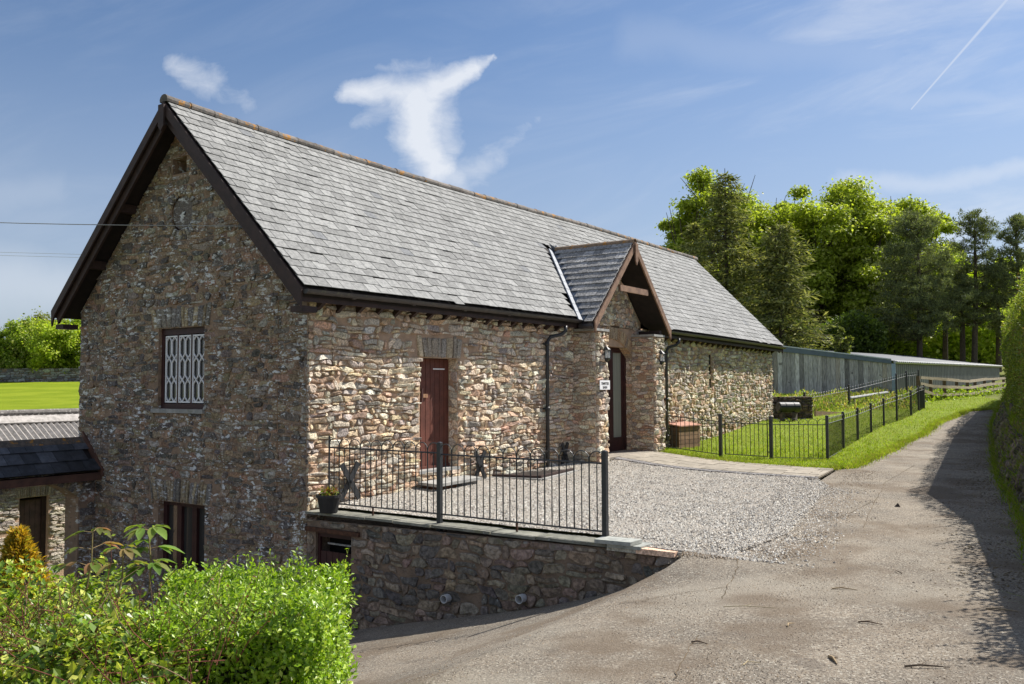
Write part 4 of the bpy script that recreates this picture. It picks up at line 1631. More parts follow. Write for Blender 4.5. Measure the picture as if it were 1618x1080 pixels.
def pquad(s, t, z=.0):
    a = np.array(PA) * (1 - s) + np.array(PB) * s
    b = np.array(PD) * (1 - s) + np.array(PC) * s
    bow = .10 * math.sin(math.pi * s)
    p = a * (1 - t) + b * t
    return np.array([p[0], p[1] - bow * (1 - t), HU(p[0], p[1]) + z])


for i in range(14):
    for j in range(4):
        path.add([pquad(i / 14, j / 4, .022), pquad((i + 1) / 14, j / 4, .022), pquad((i + 1) / 14, (j + 1) / 4, .022), pquad(i / 14, (j + 1) / 4, .022)], [(0, 1, 2, 3)])
path.add([(-.24, 7.7, .165), (.58, 7.7, .15), (.58, 10.0, .15), (-.24, 10.0, .165)], [(0, 1, 2, 3)])
path = path.build('path', 'earth', None, kind='structure')
rp = random.Random(5)
tb = [.0, .11, .30, .50, .70, .86, 1.0]
for j in range(6):
    s = -.02 if j % 2 == 0 else -.06
    while s < 1.0:
        ds = .021 if j == 0 else rp.uniform(.10, .16)
        a, b = max(0, s), min(1, s + ds)
        s += ds
        if b - a < .008:
            continue
        g = .0022
        zj = .045 + rp.uniform(0, .006)
        t0, t1 = tb[j] + .004, tb[j + 1] - .004
        c4 = [pquad(a + g, t0, zj), pquad(b - g, t0, zj), pquad(b - g, t1, zj), pquad(a + g, t1, zj)]
        mb = MB().prism([p - np.array([0, 0, .05]) for p in c4], (0, 0, .05))
        o = mb.build('edging_block' if j == 0 else 'flagstone', 'flag', path)
        k = rp.uniform(.85, 1.15)
        o.color = (.20 * k, .19 * k, .19 * k, 1) if j == 0 else (.30 * k, .265 * k, .215 * k, 1)
for i in range(3):
    for j in range(4):
        x0, x1 = -.22 + i * .26, -.22 + (i + 1) * .26 - .006
        y0, y1 = 7.74 + j * .56, 7.74 + (j + 1) * .56 - .008
        o = MB().box(x0, x1, y0, y1, .15, .192).build('flagstone', 'flag', path)
        o.color = (.27, .24, .20, 1)

# ------------------------------------------------------------------ bow-topped railings
def hoop_mesh(gap, h, rail, r=.0065, zb=.1):
    mb = MB()
    n = 9
    R0 = gap
    pts = [(0, 0, zb)] + [(R0 - R0 * math.cos(math.pi * k / n), 0, h - R0 + R0 * math.sin(math.pi * k / n)) for k in range(n + 1)] + [(2 * R0, 0, zb)]
    mb.tube(pts, r, 5, cap=False)
    mb.tube([(gap, 0, zb), (gap, 0, rail)], r, 5, cap=False)
    me, c = np_mesh('hoop', mb.V, mb.F, mb.T, 'black_iron', center=False)
    return me


hoop_cache = {}


def panel(t, P0, P1, gap_t, h=.97, rail=.84, zb=.10, legs=(), r=.0065, rails=True, as_stuff=False):
    """one panel between two ground points"""
    P0, P1 = np.array(P0, float), np.array(P1, float)
    L = np.linalg.norm((P1 - P0)[:2])
    n = max(2, int(round(L / (2 * gap_t))))
    gap = L / n / 2 - .002
    key = (round(gap, 3), h, rail, zb, r)
    ang = math.atan2(P1[1] - P0[1], P1[0] - P0[0])
    if as_stuff:
        mb = MB()
        for i in range(n):
            b = P0 + (P1 - P0) * (i / n)
            e = P0 + (P1 - P0) * ((i + 1) / n)
            mb.tube([b + [0, 0, zb]] + [lerp(b, e, .5 - .5 * math.cos(math.pi * k / 6)) + np.array([0, 0, h - gap + gap * math.sin(math.pi * k / 6)]) for k in range(7)] + [e + [0, 0, zb]], r, 4, cap=False)
            c = (b + e) / 2
            mb.tube([c + [0, 0, zb], c + [0, 0, rail]], r, 4, cap=False)
        mb.build('hoops', 'black_iron', t, kind='stuff')
    else:
        if key not in hoop_cache:
            hoop_cache[key] = hoop_mesh(gap, h, rail, r, zb)
        for i in range(n):
            o = bpy.data.objects.new('hoop', hoop_cache[key])
            link(o, t, P0 + (P1 - P0) * ((i + .003) / n))
            o.rotation_euler = (0, 0, ang)
    if rails:
        for z in (zb, rail):
            MB().tube([P0 + [0, 0, z], P1 + [0, 0, z]], .010, 4).build('rail', 'black_iron', t)
    for q in legs:
        p = P0 + (P1 - P0) * q
        MB().obox(p - [.012, .006, 0], (.024, 0, 0), (0, .012, 0), (0, 0, zb)).build('rail_foot', 'rusty_iron', t)


def fpost(t, p, h=.98, s=.045):
    mb = MB().box(p[0] - s / 2, p[0] + s / 2, p[1] - s / 2, p[1] + s / 2, p[2] - .1, p[2] + h)
    mb.add([(p[0] - s / 2, p[1] - s / 2, p[2] + h), (p[0] + s / 2, p[1] - s / 2, p[2] + h), (p[0] + s / 2, p[1] + s / 2, p[2] + h), (p[0] - s / 2, p[1] + s / 2, p[2] + h), (p[0], p[1], p[2] + h + .012)],
           [(0, 1, 4), (1, 2, 4), (2, 3, 4), (3, 0, 4)])
    return mb.build('post', 'black_iron', t)


ff = thing('bow_top_railing', 'black bow-topped iron railing along the slab-topped retaining wall', 'railing', (2.4, .12, 0), 'black bow-topped railings')
p0, p1, p2 = (.30, .12, 0), (2.22, .13, 0), (4.57, .06, 0)
fpost(ff, p1, .99, .055)
fpost(ff, p2, .98, .055)
MB().tube([(.30, .12, -.0), (.30, .12, 1.02)], .014, 6).build('end_bar', 'black_iron', ff)
panel(ff, p0, p1, .096, .985, .86, .11, (.42,))
panel(ff, p1, p2, .100, .975, .845, .11, (.5,))


def gpt(px, py, D):
    P = at(px, py, D)
    return (P[0], P[1], P[2])


# garden railing: gate run and lane run
g0 = px_ground(1044, 709)
c0 = gpt(1308, 728, 19.4)
gp1, gp2 = gpt(1139, 722, 19.9), gpt(1219, 727, 19.6)
gs = gpt(1042, 708, 20.6)
gf = thing('bow_top_railing', 'black bow-topped railing in front of the slatted box, ending at the gate post', 'railing', gp1, 'black bow-topped railings')
fpost(gf, gp1, .98, .07)
panel(gf, gs, gp1, .105, .93, .80, .06)
gt = thing('garden_gate', 'narrow bow-topped iron gate between two black posts on the lawn edge', 'gate', lerp(np.array(gp1), np.array(gp2), .5))
a, b = np.array(gp1), np.array(gp2)
d = (b - a) / np.linalg.norm(b - a)
a2, b2 = a + d * .10, b - d * .08
panel(gt, a2, b2, .085, .93, .80, .08)
MB().tube([a2 + [0, 0, .08], a2 + [0, 0, .84]], .013, 4).build('gate_stile', 'black_iron', gt)
MB().tube([b2 + [0, 0, .08], b2 + [0, 0, .84]], .013, 4).build('gate_stile', 'black_iron', gt)
MB().tube([b2 + [0, 0, .18], b2 + d * .07 + [0, 0, .18]], .012, 4).build('hinge', 'black_iron', gt)
MB().tube([a2 + [0, 0, .74], a2 - d * .08 + [0, 0, .74]], .014, 4).build('gate_latch', 'black_iron', gt)
gr = thing('bow_top_railing', 'black bow-topped railing from the gate round the corner and along the lane', 'railing', c0, 'black bow-topped railings')
fpost(gr, gp2, .98, .07)
fpost(gr, c0, 1.0, .06)
panel(gr, gp2, c0, .105, .93, .80, .06)
prev = np.array(c0)
for px, py, D in ((1333, 713, 22.2), (1356, 702, 24.0), (1377, 691, 25.5), (1397, 681, 26.8), (1417.5, 672.5, 28.2), (1440, 662, 30.4), (1452, 653, 32.0), (1460.5, 649, 33.7)):
    q = np.array(gpt(px, py, D))
    fpost(gr, q, 1.0, .06)
    panel(gr, prev, q, .13, .95, .82, .06, r=.006, as_stuff=D > 27)
    prev = q
rr = [gpt(1240, 672, 29), gpt(1272, 668, 30), gpt(1342, 650, 34), gpt(1417, 628, 38), gpt(1433, 623, 39), gpt(1452, 620, 40)]
rf = thing('bow_top_railing', 'far black bow-topped railing climbing the bank behind the lawn below the shed', 'railing', rr[2], 'black bow-topped railings')
for i, q in enumerate(rr):
    if i:
        fpost(rf, q, 1.05, .07)
        panel(rf, rr[i - 1], q, .14, .95, .82, .06, r=.008, as_stuff=True)

# ------------------------------------------------------------------ slatted box by the porch
bx = thing('slatted_box', 'brown slatted timber box with a red-brown lid on the grass behind the railing', 'timber box', (-.1, 13.0, .05))
bz = HU(.2, 12.5)
o_ = np.array([.30, 11.95, bz + .02])
ey, ex = np.array([.16, .99, 0]) * .98, np.array([-.985, .17, 0]) * .62
for k in range(5):
    z = k * .108
    c = [(.26, .16, .10), (.22, .13, .085), (.28, .17, .11)][k % 3]
    MB().obox(o_ + [0, 0, z + .004], ey, ex * .035, (0, 0, .098), c).build('slat', 'box_wood', bx)
    MB().obox(o_ + [0, 0, z + .004] + ex * .04, ex * .96, -ey * -.02, (0, 0, .098), (.10, .065, .05)).build('slat', 'box_wood', bx)
MB().obox(o_ + ex * .05 + ey * .03, ey * .95, ex * .92, (0, 0, .54), (.05, .035, .03)).build('box_body', 'box_wood', bx)
MB().obox(o_ + [0, 0, .545] - ey * .03 - ex * .06, ey * 1.06, ex * .56 + np.array([0, 0, .05]), (0, 0, .03), (.42, .22, .16)).build('lid_board', 'box_wood', bx)
MB().obox(o_ + [0, 0, .597] - ey * .03 + ex * .50, ey * 1.06, ex * .56 + np.array([0, 0, .05]), (0, 0, .03), (.46, .25, .18)).build('lid_board', 'box_wood', bx)

# ------------------------------------------------------------------ pot
pt = thing('plant_pot', 'black plastic plant pot with small green and orange plants on the slabs', 'plant pot', (.40, .02, 0))
MB().lathe((.40, .02, 0), [(.0, .002), (.118, .002), (.155, .205), (.172, .205), (.172, .24), (.152, .24), (.15, .215), (0, .215)], 20).build('pot_body', 'pot', pt, smooth=False)
MB().lathe((.40, .02, 0), [(.0, .218), (.15, .218)], 20).build('soil', 'soil', pt)
n = 260
th = NR.uniform(0, 2 * math.pi, n)
rr_ = NR.uniform(0, .14, n)
P = np.stack([.40 + rr_ * np.cos(th), .02 + rr_ * np.sin(th), .225 + NR.uniform(0, .10, n)], 1)
V, F, T = leaf_cloud(P, NR.normal(size=(n, 3)) + [0, 0, 1], NR.uniform(.03, .055, n), .5, tints(n, [(.12, .20, .03), (.18, .25, .04), (.35, .12, .03), (.30, .20, .04)]))
put('plant_leaves', V, F, 'leaf', pt, T)

# ------------------------------------------------------------------ loose pebbles, grit and twigs
def pebbles(name, pts, size, cols, m='pebble', flat=.55, **tags):
    n = len(pts)
    P = np.array(pts)
    th = NR.uniform(0, 2 * math.pi, n)
    s = NR.uniform(size[0], size[1], n)
    base = np.array([[1, 0, 0], [.2, .9, 0], [-.8, .4, 0], [-.5, -.8, 0], [.5, -.8, 0], [0, 0, 1]])
    V = np.empty((n, 6, 3))
    c, sn = np.cos(th), np.sin(th)
    for i, b in enumerate(base):
        k = NR.uniform(.75, 1.25, n)
        x, y = b[0] * k, b[1] * k
        V[:, i, 0] = P[:, 0] + s * (x * c - y * sn)
        V[:, i, 1] = P[:, 1] + s * (x * sn + y * c)
        V[:, i, 2] = P[:, 2] + (b[2] * flat * s * k if b[2] else -s * .15)
    F = (np.array([[0, 1, 5], [1, 2, 5], [2, 3, 5], [3, 4, 5], [4, 0, 5]])[None] + (np.arange(n) * 6)[:, None, None]).reshape(-1, 3)
    T = np.repeat(tints(n, cols, .15), 6, axis=0)
    return put(name, V.reshape(-1, 3), F, m, None, T, **tags)


GCOL = [(.623, .574, .492), (.492, .451, .394), (.328, .295, .254), (.689, .664, .607), (.508, .443, .361), (.131, .123, .115), (.426, .394, .344), (.640, .607, .541)]
dn = lambda x, y: max(.12, min(1.0, (10 / max(7, dist_fwd(x, y))) ** 2))
pts = [(x, y, HU(x, y) - .035 * max(0, 1 - abs(y) / .4) * (x > 4.9) + .034) for x, y in scatter(gravel_poly, 52000, dens=dn)]
# spill over the edge on to the lane
for i in range(3, 7):
    a, b = np.array(gravel_poly[i]), np.array(gravel_poly[i + 1])
    for _ in range(1500):
        q = a + (b - a) * NR.random() + np.array([1, -.1]) * NR.normal(0, .28)
        pts.append((q[0], q[1], H(q[0], q[1]) + .006))
pebbles('pale_gravel', pts, (.008, .019), GCOL, label='pale angular gravel chippings spread over the yard before the barn', category='gravel', kind='stuff')
lane_near = [rd(-1.0, 4.6)[:2], rd(2.9, 4.6)[:2], rd(6.4, 11)[:2], rd(8.4, 15.5)[:2], rd(10.6, 20)[:2], (5.0, 9.4), (5.3, 6.5), (5.7, 4.4), (6.1, .05), (3.2, -.2), (1.2, -.4)]
def patchy(x, y):
    k = math.sin(x * 1.3 + y * .7) + math.sin(x * .6 - y * 1.9 + 2) + math.sin(x * 3.1 + y * 2.3)
    return min(1, (6 / max(4.5, dist_fwd(x, y))) ** 1.6) * (.25 + .75 * max(0, min(1, k * .6)))


pts = [(x, y, H(x, y) + .006) for x, y in scatter(lane_near, 22000, dens=patchy)]
pebbles('lane_grit', pts, (.0018, .0058), [(.30, .25, .19), (.12, .095, .075), (.52, .46, .38), (.22, .17, .12), (.09, .07, .055), (.34, .24, .14)], label='fine grit and crumbs scattered over the worn lane', category='grit', kind='stuff')
pts = []
for p_, q_ in (((5.45, -.03), (6.1, .02)), ((6.15, .1), (6.2, 1.5)), ((6.2, 1.5), (5.8, 4.4)), ((5.8, 4.4), (5.45, 6.4)), ((5.45, 6.4), (5.0, 9.6))):
    p_, q_ = np.array(p_), np.array(q_)
    for _ in range(1300):
        z_ = lerp(p_, q_, NR.random()) + (np.array([1, .1]) * NR.normal(.1, .22) if p_[1] > 0 else np.array([0, 1]) * NR.normal(0, .04))
        pts.append((z_[0], z_[1], H(z_[0], z_[1]) + .006))
pebbles('edge_crumbs', pts, (.004, .013), [(.26, .19, .12), (.16, .12, .08), (.40, .33, .25), (.50, .45, .38)], label='brown crumbs and washed-out chippings between gravel and lane', category='grit', kind='stuff')
# debris band at the foot of the hedge bank
pts = []
for i in range(1, 6):
    a, b = np.array(HF[i]), np.array(HF[i + 1])
    for _ in range(1500):
        q = a + (b - a) * NR.random() - np.array(fR) * abs(NR.normal(0, .45))
        pts.append((q[0], q[1], H(q[0], q[1]) + .006))
pebbles('hedge_litter', pts, (.006, .018), [(.10, .075, .05), (.07, .055, .04), (.16, .12, .07), (.22, .18, .11)], flat=.3, label='brown hedge litter along the shaded side of the lane', category='leaf litter', kind='stuff')


def twig(px, py, L, ang, lab, bend=.2, rad=.006, colr=(.30, .22, .13)):
    P = px_ground(px, py)
    P[2] = H(P[0], P[1]) + .012
    d = np.array([math.cos(ang), math.sin(ang), 0])
    n = np.array([-d[1], d[0], 0])
    pts = [P - d * L / 2, P - d * L * .15 + n * L * bend * .5 + [0, 0, .008], P + d * L * .2 + n * L * bend * .3 + [0, 0, .004], P + d * L / 2]
    mb = MB().tube(pts, [rad, rad * .9, rad * .7, rad * .35], 6, colr)
    mb.tube([pts[1], pts[1] + d * L * .18 + n * L * .16 + np.array([0, 0, .006])], [rad * .6, rad * .2], 5, colr)
    mb.build('twig', 'pebble', label=lab, category='twig', group='twigs lying on the lane')


twig(1335, 930, .20, .3, 'pale forked twig lying on the lane left of the shadow')
twig(1316, 1042, .14, -1.0, 'short thick tan twig on the lane near the frame bottom', .1, .011)
twig(1375, 984, .16, .1, 'thin dark twig on the sunlit lane above the thick tan one', .15, .006, (.12, .08, .05))
twig(1250, 985, .10, 1.4, 'tiny pale stick on the brown patch of the lane', .3, .005, (.40, .30, .18))
twig(1420, 905, .12, 2.2, 'short grey stick just left of the shadow edge on the lane', .2, .006, (.25, .2, .15))
twig(1105, 1010, .11, .2, 'small dark stick lying on the lower middle of the lane', .2, .006, (.14, .10, .07))
twig(1465, 1054, .26, .5, 'dark straight twig near the dappled shade at the frame bottom', .05, .007, (.11, .08, .055))
twig(1584, 965, .22, .2, 'pale-tipped twig lying in the hedge shadow', .1, .008, (.26, .2, .13))
twig(1188, 1047, .12, .9, 'small curved straw twig on the lane bottom centre', .4, .004, (.42, .34, .2))
twig(1190, 955, .45, .45, 'long thin straw stem lying across the lane patch', .05, .003, (.36, .30, .17))
st_ = px_ground(1419, 801)
pebbles('loose_stone', [(st_[0], st_[1], st_[2] + .01)], (.045, .046), [(.07, .055, .045)], flat=.9, label='single dark stone lying on the lane left of the shadow', category='stone')
st_ = px_ground(1187, 1046 - 0)

lane_o = bpy.data.objects['lane']


def crack(pxs, w, m='earth', t=(1.15, 1.1, 1.0)):
    w *= .45
    rc = random.Random(int(pxs[0][0]))
    pts = []
    for (a, b), (c, d) in zip(pxs[:-1], pxs[1:]):
        for k in range(8):
            P = px_ground(lerp(a, c, k / 8), lerp(b, d, k / 8))
            for _ in range(10):
                dd = ray(lerp(a, c, k / 8), lerp(b, d, k / 8))
                tt = (H(P[0], P[1]) - CAM[2]) / dd[2]
                P = CAM + dd * lerp(np.linalg.norm(P - CAM) / np.linalg.norm(dd), tt, .5)
            pts.append(np.array([P[0] + rc.gauss(0, .008), P[1] + rc.gauss(0, .008)]))
    V, F = [], []
    for i, p in enumerate(pts):
        d = pts[min(i + 1, len(pts) - 1)] - pts[max(i - 1, 0)]
        n = np.array([-d[1], d[0]]) / (np.linalg.norm(d) + 1e-6)
        ww = w * rc.uniform(.25, 1)
        for sgn in (-1, 1):
            q = p + n * ww * sgn
            V.append((q[0], q[1], H(q[0], q[1]) + .009))
    for i in range(len(pts) - 1):
        F.append((i * 2, i * 2 + 1, i * 2 + 3, i * 2 + 2))
    put('crack', V, F, m, lane_o, t)


crack([(1166, 884), (1163, 905), (1150, 925), (1140, 950)], .012)
crack([(1150, 928), (1090, 936), (1010, 950), (930, 962), (870, 972)], .010)
crack([(1105, 1004), (1080, 1040), (1062, 1078)], .010)
crack([(1385, 790), (1340, 812), (1280, 822), (1240, 826)], .012)
crack([(1445, 735), (1400, 762), (1378, 800), (1362, 840)], .012)

# ------------------------------------------------------------------ hedges
def shell_points(P, n, rng=NR):
    """P: list of planar patches (origin, a, b, outward normal) -> random points"""
    ar = np.array([np.linalg.norm(np.cross(p[1], p[2])) for p in P])
    idx = rng.choice(len(P), n, p=ar / ar.sum())
    O = np.array([p[0] for p in P])[idx]
    A = np.array([p[1] for p in P])[idx]
    B = np.array([p[2] for p in P])[idx]
    N = np.array([p[3] for p in P])[idx]
    return O + A * rng.random((n, 1)) + B * rng.random((n, 1)), N


def vnoise(P, s, seed=0):
    """cheap smooth noise -1..1"""
    q = P * s
    return (np.sin(q[:, 0] * 1.7 + q[:, 1] * 1.1 + seed) + np.sin(q[:, 1] * 2.3 - q[:, 2] * 1.9 + seed * 2.1) + np.sin(q[:, 2] * 2.7 + q[:, 0] * 1.3 + seed * .7)
            + .6 * np.sin(q[:, 0] * 4.1 - q[:, 2] * 3.3 + seed)) / 3.6


# front left hedge (clipped privet), in level right/forward coordinates of the lane
def W3(r, d, z):
    p = rd(r, d)
    return np.array([p[0], p[1], z])


hz = .50
hd = thing('privet_hedge', 'clipped bright green privet hedge end beside the lane at front left', 'hedge', W3(-1.6, 5.3, -.6))
zt, zb_ = hz, -.75
c = {}
TL, TR = (-2.15, 5.60), (-1.14, 5.98)          # back edge of the top
BL, BR = (-1.80, 4.30), (-1.00, 4.55)          # front edge of the top
pat = [(W3(*BL, zt), W3(*BR, zt) - W3(*BL, zt), W3(*TL, zt) - W3(*BL, zt), np.array([0, 0, 1.0])),
       (W3(*BL, zb_), W3(*BR, zb_) - W3(*BL, zb_), np.array([0, 0, zt - zb_]), np.array([-fF[0], -fF[1], .15])),
       (W3(*BR, zb_), W3(*TR, zb_) - W3(*BR, zb_), np.array([0, 0, zt - zb_]), np.array([fR[0], fR[1], .1])),
       (W3(*TL, zb_), W3(*TR, zb_) - W3(*TL, zb_), np.array([0, 0, zt - zb_]), np.array([fF[0], fF[1], .1]))]
PRIV = [(.21, .35, .015), (.27, .42, .022), (.33, .48, .035), (.11, .21, .012), (.42, .52, .08)]


def hedge_leaves(name, pat, n, size, aspect, cols, parent, depth=.16, bump=.07, m='glossy_leaf', bs=3.0, up=.6, rnd=.7, w=None, edge=.1, seed=0):
    P, N = shell_points(pat, n)
    off = vnoise(P, bs, seed) * bump + vnoise(P, bs * 3.1, seed + 3) * bump * .5 - NR.random(n) ** 1.6 * depth + NR.normal(size=n) * .012
    P = P + N * off[:, None] + NR.normal(size=(n, 3)) * .02
    Nn = N + NR.normal(size=(n, 3)) * rnd + [0, 0, up]
    V, F, T = leaf_cloud(P, Nn, NR.uniform(size * .7, size * 1.25, n), aspect, tints(n, cols, .2, w=w), spin=N * .8 + np.array([0, 0, .9]))
    return put(name, V, F, m, parent, T)


hedge_leaves('foliage', pat, 44000, .038, .50, PRIV, hd, seed=1, bump=.11, depth=.20)
# young shoots standing above the clip
def shoots(pat, n, h, lf, cols, parent, name='shoots', k=7, m='glossy_leaf', stem=(.14, .18, .05), lift=1.0, aspect=.45):
    P, N = shell_points(pat, n)
    Vs, Fs, Ts = [], [], []
    mb = MB()
    for i in range(n):
        d = N[i] * .6 + np.array([0, 0, lift]) + NR.normal(size=3) * .25
        d /= np.linalg.norm(d)
        L = NR.uniform(*h)
        mb.tube([P[i] - d * .05, P[i] + d * L], [.002, .001], 3, stem, cap=False)
        q = P[i] + d * L * np.linspace(.1, 1, k)[:, None]
        nn = NR.normal(size=(k, 3)) + d * .8
        V, F, T = leaf_cloud(q, nn, NR.uniform(lf * .7, lf * 1.2, k), aspect, tints(k, cols), spin=NR.normal(size=(k, 3)) + d * 1.2)
        Fs.append(F + sum(len(v) for v in Vs) if False else F)
        Vs.append(V)
        Ts.append(T)
    off = 0
    for i in range(len(Fs)):
        Fs[i] = Fs[i] + off
        off += len(Vs[i])
    put(name, np.vstack(Vs), np.vstack(Fs), m, parent, np.vstack(Ts))
    mb.build('shoot_stems', 'pebble', parent, kind='stuff')


shoots([pat[0], pat[2]], 420, (.03, .15), .032, PRIV[1:] + [(.28, .38, .07)], hd)
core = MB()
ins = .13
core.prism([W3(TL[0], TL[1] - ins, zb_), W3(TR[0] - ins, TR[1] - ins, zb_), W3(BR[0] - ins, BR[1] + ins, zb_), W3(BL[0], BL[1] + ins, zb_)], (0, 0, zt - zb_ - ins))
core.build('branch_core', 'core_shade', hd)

# mixed shrub left of it: yellow-green leaves, red-brown twigs, white blossom
sh = thing('mixed_shrub', 'sprawling yellow-green shrub with reddish twigs and a few white blossoms at front left', 'shrub', W3(-3.0, 4.6, -.7))
zt2 = .40
TL2, TR2 = (-4.9, 5.7), (-1.95, 5.60)
BL2, BR2 = (-3.7, 3.6), (-1.55, 4.15)
pat2 = [(W3(*BL2, zt2), W3(*BR2, zt2) - W3(*BL2, zt2), W3(*TL2, zt2) - W3(*BL2, zt2), np.array([0, 0, 1.0])),
        (W3(*BL2, -.75), W3(*BR2, -.75) - W3(*BL2, -.75), np.array([0, 0, zt2 + .75]), np.array([-fF[0], -fF[1], .2]))]
hedge_leaves('foliage', pat2, 30000, .050, .64, [(.34, .42, .03), (.46, .52, .05), (.18, .27, .025), (.56, .58, .12), (.09, .16, .02), (.16, .27, .02), (.13, .22, .02)], sh, depth=.36, bump=.19, bs=2.2, seed=4)
hedge_leaves('small_foliage', [(W3(-2.9, 3.85, -.75), W3(-1.5, 4.33, -.75) - W3(-2.9, 3.85, -.75), np.array([0, 0, 1.02]), np.array([-fF[0], -fF[1], .2]))], 15000, .022, .55,
             [(.12, .21, .02), (.18, .29, .03), (.26, .38, .05), (.20, .30, .04)], sh, depth=.2, bump=.1, seed=6)
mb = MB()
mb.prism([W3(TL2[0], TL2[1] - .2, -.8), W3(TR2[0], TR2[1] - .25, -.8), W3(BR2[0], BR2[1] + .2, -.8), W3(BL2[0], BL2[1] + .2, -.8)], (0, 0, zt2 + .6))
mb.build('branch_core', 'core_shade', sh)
mb = MB()
rt_ = random.Random(9)
tw, tn = [], []
for i in range(520):
    r0, d0 = rt_.uniform(-3.3, -1.35), rt_.uniform(3.75, 4.9)
    z0 = rt_.uniform(-.20, .44) if d0 < 4.2 else rt_.uniform(.30, .46)
    p = W3(r0, d0, z0)
    dv = np.array([rt_.uniform(-.5, .8), rt_.uniform(-.6, .3), rt_.uniform(.1, .9)])
    dv /= np.linalg.norm(dv)
    L = rt_.uniform(.15, .48)
    pts = [p]
    for k in range(3):
        dv = dv + np.array([rt_.uniform(-.3, .3), rt_.uniform(-.3, .3), rt_.uniform(-.25, .1)])
        dv /= np.linalg.norm(dv)
        pts.append(pts[-1] + dv * L / 3)
    mb.tube(pts, [.0028, .0024, .002, .001], 4, (.17, .055, .04) if rt_.random() < .7 else (.20, .12, .08), cap=False)
    for k in range(12):
        tw.append(lerp(pts[0], pts[-1], rt_.random()) + np.array([rt_.gauss(0, .012) for _ in range(3)]))
mb.build('red_twigs', 'pebble', sh)
tw = np.array(tw)
V, F, T = leaf_cloud(tw, NR.normal(size=tw.shape) + [0, 0, .8], NR.uniform(.014, .028, len(tw)), .55, tints(len(tw), [(.24, .34, .04), (.18, .28, .03), (.30, .38, .06), (.24, .12, .06), (.12, .20, .03)]))
put('twig_leaves', V, F, 'leaf', sh, T)
n = 150
cen = np.array([W3(-2.25, 4.0, -.28), W3(-2.32, 4.02, -.20), W3(-1.2, 4.42, .1), W3(-2.5, 3.98, -.05)])[NR.choice(4, n, p=[.55, .3, .05, .1])]
P = cen + NR.normal(size=(n, 3)) * .035
V, F, T = leaf_cloud(P, NR.normal(size=(n, 3)) + [0, 0, 1.0], .022, .8, tints(n, [(.9, .9, .88)]))
put('blossom', V, F, 'petal', sh, T)

# tall leafy sprouts
def sprout(base, h, spread, nleaf, cols, label, seed, whorls=3, lsize=.13):
    r = random.Random(seed)
    t = thing('leafy_sprout', label, 'shrub', base, 'tall sprouts above the front shrubs')
    base = np.array(base)
    tip = base + np.array([r.uniform(-.05, .05), r.uniform(-.05, .05), h])
    mb = MB().tube([base, lerp(base, tip, .5) + np.array([.02, 0, 0]), tip], [.007, .006, .004], 6, (.20, .16, .07))
    for w in range(whorls):
        c = lerp(base, tip, 1 - w * .30)
        nn = nleaf - w % 2
        for k in range(nn):
            a = 2 * math.pi * (k + .5 * w) / nn + r.uniform(-.3, .3)
            d = np.array([math.cos(a), math.sin(a), r.uniform(.15, .5)])
            d /= np.linalg.norm(d)
            L = spread * r.uniform(.6, 1.1) * (1 + .25 * w)
            e = c + d * L * .5
            mb.tube([c, e], [.003, .002], 4, (.22, .16, .08), cap=False)
            for q in (-1, 0, 1):
                dd = d + np.cross(d, [0, 0, 1]) * q * .8
                dd[2] = -.15 + r.uniform(-.15, .15)
                dd /= np.linalg.norm(dd)
                Ls = lsize * r.uniform(.7, 1.15) * (1 if q == 0 else .8)
                s = np.cross(dd, [0, 0, 1])
                s /= np.linalg.norm(s)
                wv = Ls * .24
                V, F = [], []
                seg = 5
                for i in range(seg + 1):
                    u = i / seg
                    ww = wv * math.sin(math.pi * min(1, u * .92 + .06)) ** .8 * (1 if i % 2 else .92)
                    m0 = e + dd * Ls * u + np.array([0, 0, -.25 * Ls * u * u])
                    V += [m0 - s * ww + [0, 0, ww * .35], m0, m0 + s * ww + [0, 0, ww * .35]]
                for i in range(seg):
                    F += [(i * 3, i * 3 + 1, i * 3 + 4, i * 3 + 3), (i * 3 + 1, i * 3 + 2, i * 3 + 5, i * 3 + 4)]
                put('leaf', V, F, 'leaf', t, tuple(x * r.uniform(.85, 1.15) for x in r.choice(cols)), True)
    mb.build('stem', 'pebble', t)


def spt(px, py, D):
    return tuple(at(px, py, D))


sprout(spt(236, 935, 5.2), .36, .15, 4, [(.15, .22, .04), (.20, .26, .06), (.11, .17, .03)], 'tall green serrated sprout in front of the lower gable window', 3, 3)
sprout(spt(137, 930, 5.35), .34, .13, 3, [(.17, .20, .06), (.30, .17, .08), (.14, .19, .04)], 'bronze-tipped sprout rising in front of the arched outbuilding', 5, 3, .12)
sprout(spt(186, 945, 5.0), .26, .12, 3, [(.18, .24, .05), (.28, .20, .09)], 'shorter reddish-green sprout between the two tall ones', 8, 2, .11)

# golden conifer
gcn = thing('golden_conifer', 'golden yellow dwarf conifer behind the shrub at far left', 'conifer', at(28, 1010, 6.6))
b = at(26, 990, 6.6)
n = 9000
hh = NR.random(n) ** .8
th = NR.uniform(0, 2 * math.pi, n)
rad = .42 * (1 - hh) ** 1.05 * (.8 + .2 * np.sin(th * 3 + hh * 7)) * NR.uniform(.75, 1.0, n)
ax_ = np.stack([np.cos(th), np.sin(th), .9 + 0 * th], 1)
P = b + np.stack([rad * np.cos(th) + NR.normal(size=n) * .015, rad * np.sin(th) + NR.normal(size=n) * .015, hh * .98 * .72], 1)
P += NR.normal(size=(n, 3)) * .012
V, F, T = leaf_cloud(P, NR.normal(size=(n, 3)), NR.uniform(.03, .06, n), .3, tints(n, [(.50, .30, .025), (.60, .38, .04), (.38, .26, .03), (.22, .20, .03)]), spin=ax_)
put('foliage', V, F, 'leaf', gcn, T)
MB().lathe(tuple(b - [0, 0, .35]), [(.06, 0), (.34, .3), (.22, .6), (.06, .88)], 10).build('branch_core', 'core_shade', gcn)

